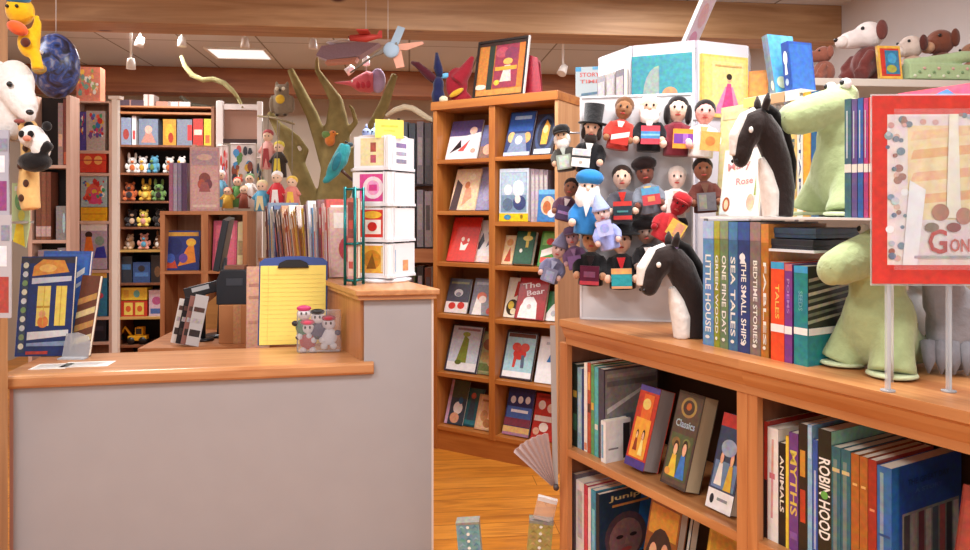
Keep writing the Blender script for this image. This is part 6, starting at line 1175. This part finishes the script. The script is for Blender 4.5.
# soft toys hanging in front of the tree, left side
for px, py, s, c, c2, kd, l in ((270, 160, 1.5, '#c84a44', '#e8d8d0', 1, 'red and white plush rabbit sitting on the magazine row end, left of the tree'), ):
    pass
G = 'soft toys hanging left of the tree'
for px, py, pb, c, c2, cn, Y in ((268, 128, 170, '#e8a8a0', '#a84a4c', 'pale pink', 5.3), (279, 140, 178, '#3a3028', '#d8c44a', 'black and yellow', 5.25), (277, 170, 210, '#c8343c', '#efe8e4', 'bright red', 5.1), (292, 176, 208, '#e08a7c', '#e8c050', 'coral', 5.1), (262, 180, 212, '#5aa0c0', '#e8d8a8', 'turquoise', 5.15)):
    p = P(px, py, Y); L_ = p.z-P(px, pb, Y).z; b = thing('cloth_doll', '%s cloth doll hanging on a cord left of the tree trunk' % cn, 'doll', T(p), G); m = mat(c, 'cloth')
    MB().lathe([(.022, -L_*.32), (.05, -L_*.55), (.055, -L_*.98)], m).build('dress', b); MB().ell((0, 0, -L_*.2), (.038, .032, .042), mat('#e8c4a8', 'cloth'), n=10, k=7).build('head', b); MB().ell((0, .006, -L_*.14), (.042, .032, .036), mat(c2, 'plush'), n=10, k=7).build('hair', b)
    MB().tube([(0, 0, -L_*.05), (0, .01, 2.05-p.z if p.z < 2.0 else .1)], .003, mat('#8a7c6c', 'cloth'), 6).build('cord', b)
    MB().prism([(-.03, -L_*.95), (.03, -L_*.95), (.018, -L_*.5), (-.018, -L_*.5)], .004, mat(c2, 'cloth'), T(0, -.052, 0)).build('apron', b); e = MB()
    for s in (-1, 1): e.ell((s*.014, -.031, -L_*.2), .005, mat('#141414', 'plastic'), n=6, k=5)
    e.build('eyes', b)
    for s in (-1, 1): MB().tube([(s*.02, 0, -L_*.38), (s*.06, -.02, -L_*.6)], [.016, .013], m, 8).build('arm', b)
MB_ = MB(); MB_.tube([P(258, 116, 5.6), P(275, 118, 5.35), P(294, 124, 5.05)], .008, mat('#8a7a5c', 'bark'), 8); tag(MB_.build('hanging_rail'), 'thin brown rail between the white rack and the tree holding cloth dolls', 'rail')
# ======================= hanging fliers ======================================
def cord(t, z0): MB().tube([(0, 0, z0), (0, 0, CEIL)], .0018, mat('#d8d4d0', 'plastic'), 6).build('cord', t)
p = P(388, 50, 4.42); t = thing('model_glider', 'pale blue and orange paper glider hanging under the ceiling beam', 'model plane', T(p.x, p.y, 0))
z = p.z; lb = mat('#a8c0d4', 'paper'); og = mat('#e0a48c', 'paper')
MB().tube([(-.25, .1, z-.12), (-.1, .04, z-.03), (.0, 0, z+.01), (.06, 0, z+.035)], [.006, .008, .022, .016], mat('#8a8278', 'paper'), 8).build('fuselage', t)
MB().prism([(-.03, -.02), (.03, -.01), (.085, .125), (.04, .14)], .008, lb, T(.02, 0, z+.01)).build('wing', t); MB().prism([(.0, .0), (.09, -.01), (.2, .03), (.19, .045), (.05, .03)], .008, og, T(.02, .01, z+.01)).build('wing', t); MB().prism([(-.01, .01), (.06, .0), (.08, -.1), (.03, -.11)], .008, og, T(.02, .012, z)).build('wing', t); MB().ell((.02, -.005, z+.0), (.05, .02, .05), lb).build('nose', t); cord(t, z+.02)
p = P(345, 53, 5.3); t = thing('kite', 'purple and salmon kite with a white top hanging flat below the ceiling', 'kite', T(p.x, p.y, 0)); z = p.z
MB().prism([(-.2, -.03), (-.12, -.06), (.12, -.03), (.26, .06), (.1, .07), (-.16, .04)], .12, mat('#b4a4c0', 'cloth'), T(0, -.06, z)).build('sail', t); MB().prism([(-.14, -.085), (.08, -.07), (.1, -.04), (-.12, -.06)], .1, mat('#dca494', 'cloth'), T(0, -.05, z)).build('sail_edge', t); MB().ell((-.02, 0, z+.075), (.12, .06, .018), mat('#ece8ec', 'cloth')).build('white_top', t); cord(t, z+.06)
p = P(366, 38, 4.45); t = thing('toy_biplane', 'small red toy plane hanging just under the front beam', 'model plane', T(p.x, p.y, 0)); z = p.z
rd = mat('#c0443c', 'paint'); MB().tube([(-.1, 0, z), (.0, 0, z), (.09, 0, z+.01)], [.018, .026, .01], rd, 10).build('fuselage', t); MB().box(-.04, -.11, z+.02, .03, .11, z+.028, rd).build('wing', t); MB().prism([(.06, .0), (.1, 0), (.1, .045), (.08, .045)], .006, rd, T(0, -.003, z)).build('tail_fin', t); MB().box(-.105, -.035, z-.004, -.1, .035, z+.004, mat('#6a4a3c', 'paint')).build('propeller', t); cord(t, z+.02)
p = P(366, 82, 5.5); t = thing('fish_windsock', 'pink and red paper fish with lilac tail hanging below the track lights', 'hanging fish', T(p.x, p.y, 0)); z = p.z
MB().tube([(-.24, 0, z-.005), (-.12, 0, z-.01), (-.06, 0, z-.015), (.02, 0, z), (.06, 0, z)], [.004, .02, .06, .085, .07], mat('#d8646c', 'cloth'), 14).build('body', t); MB().ell((.09, 0, z+.01), (.06, .04, .095), mat('#b8a0c0', 'cloth')).build('tail', t)
for i in range(3): MB().ell((-.05+.04*i, -.055-.01*i, z-.03), (.02, .012, .03), mat('#c03c48', 'cloth')).build('fin', t)
MB().ell((-.1, -.03, z), .01, mat('#f4f0ec', 'plastic')).build('eye', t); cord(t, z+.06)
# ======================= spinner of dark audio books (px 398-432) ============
p = P(416, 0, 5.0); t = thing('dark_book_rack', 'dark metal rack of grey books between the card tower and the middle bookcase', 'book rack', T(p.x, 5.0, 0) @ RZ(-8))
dm = mat('#3a3034', 'metal'); rz = lambda py: P(0, py, 5.0).z
for x in (-.125, .125):
    MB().box(x-.008, 0, 0, x+.008, .016, rz(118), dm).build('upright', t)
for v in (184, 247): MB().box(-.125, -.02, rz(v)-.012, .125, .12, rz(v), dm).build('shelf', t)
MB().box(-.13, -.04, rz(262), .13, .14, rz(248.5), BX).build('wooden_shelf', t); MB().box(-.12, .10, 0, .12, .118, rz(118), wood('#6a3c24', '#8c5434', 'z', .8, .5)).build('back_panel', t)
for v in (305,): MB().box(-.125, -.02, rz(v)-.012, .125, .12, rz(v), dm).build('shelf', t)
for r, (v, vt_, row) in enumerate(((184, 122, (('#5c6670', 'slate'), ('#46525e', 'dark slate'), ('#7a7078', 'mauve grey'), ('#4a4044', 'dark brown'))), (247, 190, (('#6a6a72', 'grey'), ('#3c3638', 'blackish'), ('#8c8690', 'light grey'), ('#9a8c90', 'pinkish grey'))), (305, 266, (('#2a2628', 'black'), ('#4a5a3c', 'moss green'), ('#3a3436', 'sooty'), ('#6a3c30', 'russet'))))):
    for i, (c, cn) in enumerate(row):
        M = T(p.x, 5.0, 0) @ RZ(-8) @ T(-.108+.056*i+.05, -.01, rz(v)+.001) @ RZ(90)
        book('%s spined book on the %s of the dark rack' % (cn, ['upper shelf', 'middle shelf', 'low shelf'][r]), M, .1, rz(vt_)-rz(v)-.01*(i % 2), .046, c, [('r', .1, .1, .9, .9, c)], None, [('r', .2, .3, .8, .75, ['#8a94a0', '#6a5c60', '#a89ca0', '#5a5054'][i])], 'grey books in the dark rack')
# cream stuffed snake lying over the rack and paper strip
a = MB(); a.tube([P(x, y, 5.06) for x, y in ((386, 116), (395, 110), (404, 107), (412, 108), (420, 113), (428, 118), (434, 121))], [.012, .018, .02, .02, .02, .018, .012], mat('#e2d6b8', 'plush'), 10)
o = a.build('stuffed_snake'); tag(o, 'cream stuffed snake draped over the dark book rack top', 'plush toy')
# ======================= left edge ==========================================
# patterned globe-like ball on a cord
p = P(56, 66, 3.5); t = thing('hanging_ball', 'large dark blue and silver patterned ball hanging at the upper left', 'ball', T(p.x, p.y, 0))
m = bpy.data.materials.new('patterned_foil'); m.use_nodes = True; nt = m.node_tree; b = nt.nodes['Principled BSDF']
tc_ = nt.nodes.new('ShaderNodeTexCoord'); nz = nt.nodes.new('ShaderNodeTexNoise'); nz.inputs['Scale'].default_value = 16; nz.inputs['Detail'].default_value = 3; nz.inputs['Distortion'].default_value = 1.5; rp = nt.nodes.new('ShaderNodeValToRGB')
nt.links.new(tc_.outputs['Object'], nz.inputs['Vector']); nt.links.new(nz.outputs['Fac'], rp.inputs['Fac']); nt.links.new(rp.outputs['Color'], b.inputs['Base Color']); b.inputs['Roughness'].default_value = .3
e = rp.color_ramp.elements; e[0].position = .36; e[0].color = lin('#1c1e30'); e[1].position = .78; e[1].color = lin('#8ab0e0')
for ps, c in ((.46, '#3c3c58'), (.55, '#2f4f98'), (.64, '#7c7890')): x = e.new(ps); x.color = lin(c)
MB().ell((0, 0, p.z), (.104, .104, .158), m, n=24, k=16).build('ball_skin', t); a = MB(); a.ell((-.02, -.095, p.z-.03), (.04, .012, .03), mat('#a88a4c', 'gloss')); a.build('gold_patch', t); MB().tube([(-.045, -.09, p.z+.06), (-.02, -.105, p.z+.05), (.0, -.1, p.z+.04)], .008, mat('#eef0f4', 'gloss'), 8).build('white_flash', t); MB().cyl((0, 0, p.z+.15), (0, 0, CEIL), .002, mat('#d8d4d0', 'plastic'), 6).build('cord', t)
# plush animals hanging from the door post
PX = P(13, 0, 2.62).x
def hangpeg(t, M0=None): pass
p = P(27, 130, 2.46); t = thing('plush_polar_bear', 'large white plush bear head with dark eyes hanging on the post at left edge', 'plush toy', T(p.x-.01, p.y-.02, p.z+.01) @ SC(.92, .92, .98))
wm = mat('#dcd8d4', 'plush'); a = MB(); a.ell((-.035, .02, .15), (.07, .06, .085), wm); a.tube([(-.02, 0, .13), (.02, -.02, .08), (.045, -.03, .045)], [.06, .05, .04], wm, 14); a.ell((.048, -.035, .035), (.03, .03, .026), wm); a.ell((-.05, .02, .03), (.06, .05, .08), wm)
blob(a, 'head', wm, t, voxel=.008)
for q, (x, y, z) in enumerate(((.005, -.055, .135),)): MB().ell((x, y-.012, z), .010, mat('#141214', 'plastic')).build('eye', t)
MB().ell((.066, -.05, .042), (.014, .012, .010), mat('#1a1616', 'plastic')).build('nose', t); MB().ell((.03, -.052, .012), (.02, .01, .008), mat('#8c4a44', 'plush')).build('mouth', t); MB().ell((-.09, .02, .2), (.02, .02, .03), wm).build('ear', t)
p = P(35, 150, 2.42); t = thing('plush_panda', 'black and white plush panda hanging below the white bear', 'plush toy', T(p.x, p.y, p.z-.04))
km = mat('#1a1718', 'plush'); a = MB(); a.ell((-.01, 0, .085), (.042, .038, .04), wm); a.ell((.02, -.0, .05), (.03, .035, .05), wm); blob(a, 'head', wm, t, voxel=.006)
for s in (-1, 1): MB().ell((s*.03+.01, 0, .12), (.016, .012, .016), km).build('ear', t); MB().ell((s*.015-.008, -.034, .09), (.010, .008, .012), km).build('eye_patch', t)
a = MB(); a.ell((0, 0, .0), (.055, .045, .035), km); a.tube([(.02, -.01, .03), (.06, -.01, .06)], [.02, .018], km); blob(a, 'body', km, t, voxel=.007); MB().ell((.0, -.042, .075), (.014, .010, .010), mat('#c8806c', 'plush')).build('muzzle', t)
p = P(26, 30, 2.46); t = thing('plush_duck', 'yellow plush duck with blue cap and orange beak hanging at the upper left corner', 'plush toy', T(p.x, p.y, p.z))
ym = mat('#e8b41c', 'plush'); a = MB(); a.ell((-.02, 0, .065), (.045, .045, .05), ym); a.ell((.01, 0, -.045), (.035, .035, .05), ym); a.tube([(.02, 0, -.06), (.035, 0, -.1), (.04, 0, -.135)], [.022, .018, .02], ym); a.tube([(.03, 0, .0), (.04, .0, .05)], [.012, .008], ym); a.tube([(.035, 0, -.03), (.045, 0, .03)], [.014, .01], ym)
blob(a, 'body', ym, t, voxel=.006); MB().ell((-.015, -.02, .105), (.042, .035, .025), mat('#3a7ab0', 'plush')).build('cap', t); MB().ell((.0, -.045, -.005), (.034, .03, .022), mat('#e0602c', 'plush'), R=RY(30).to_3x3()).build('beak', t); MB().ell((.02, -.034, -.05), (.016, .012, .016), mat('#5a2c20', 'plush')).build('bow', t)
for q in (-1, 1): MB().ell((-.02+q*.016, -.043, .07), .006, mat('#141414', 'plastic')).build('eye', t)
p = P(17, 174, 2.42); t = thing('plush_giraffe', 'tan plush giraffe with dark spots hanging on the post behind the panda', 'plush toy', T(p.x, p.y+.06, p.z))
gm = mat('#dcb070', 'plush'); a = MB(); a.tube([(0, 0, .15), (.005, 0, .06), (0, 0, -.06), (.01, 0, -.12)], [.025, .028, .035, .03], gm, 12); a.ell((.012, -.02, .16), (.03, .035, .03), gm); blob(a, 'body', gm, t, voxel=.006)
for x, z in ((.01, .09), (-.008, .03), (.012, -.03), (-.004, -.08)): MB().ell((x, -.032, z), (.010, .006, .013), mat('#4a2c1c', 'plush')).build('spot', t)
for s in (-1, 1): MB().tube([(s*.012, 0, .185), (s*.014, 0, .21)], [.005, .007], mat('#8a5c34', 'plush'), 8).build('horn', t); MB().ell((.012+s*.014, -.048, .17), .005, mat('#121212', 'plastic')).build('eye', t)
# cloth straps / cards on the post
p = P(20, 215, 2.53); t = thing('hanging_card', 'green and yellow printed card hanging on the post under the plush toys', 'card', T(p.x, p.y, 0))
zt_, zb_ = P(0, 183, 2.53).z, P(0, 248, 2.53).z
a = MB(); a.prism([(-.03, zb_+.03), (.02, zb_), (.034, zb_+.08), (.032, zt_), (-.028, zt_)], .004, mat('#b8d0a0', 'paper')); a.art([('c', .5, .72, .3, .14, '#6cb07a'), ('p', [(.1, .1), (.8, .02), (.7, .35), (.3, .4)], '#e8d83c'), ('c', .6, .5, .2, .08, '#d8e06a'), ('r', .2, .88, .8, .95, '#d8e4e4')], .06, zt_-zb_, lambda u, v, o: (-.03+u*.06, -o, zb_+v*(zt_-zb_))); a.build('card_face', t); MB().tube([(0, .002, zt_), (-.005, .02, zt_+.03)], .002, mat('#d8d4cc', 'plastic'), 6).build('loop', t)
for px, py0, py1, c, c2, l in ((2, 130, 215, '#a8a8b4', '#8c4478', 'grey and magenta scarf-like strip hanging at the far left edge'), (4, 215, 318, '#b4b0b4', '#a84840', 'grey and red leaflet hanging low at the far left edge')):
    p = P(px, 0, 2.4); z0, z1 = P(0, py1, 2.4).z, P(0, py0, 2.4).z; t = thing('hanging_leaflet', l, 'leaflet', T(p.x, p.y, 0), 'leaflets hanging at the far left edge'); a = MB(); a.box(-.04, 0, z0, .022, .006, z1, mat(c, 'paper')); a.art([('r', .2, .05, .9, .4, c2), ('r', .3, .5, .8, .7, '#e4e4e8'), ('r', .5, .75, .95, .9, '#8a8c9c')], .062, z1-z0, lambda u, v, o: (-.04+u*.062, -o, z0+v*(z1-z0))); a.build('sheet', t); MB().box(-.02, .0062, z1-.03, .0, .16, z1-.022, mat('#b8b4b0', 'metal')).build('hook', t)
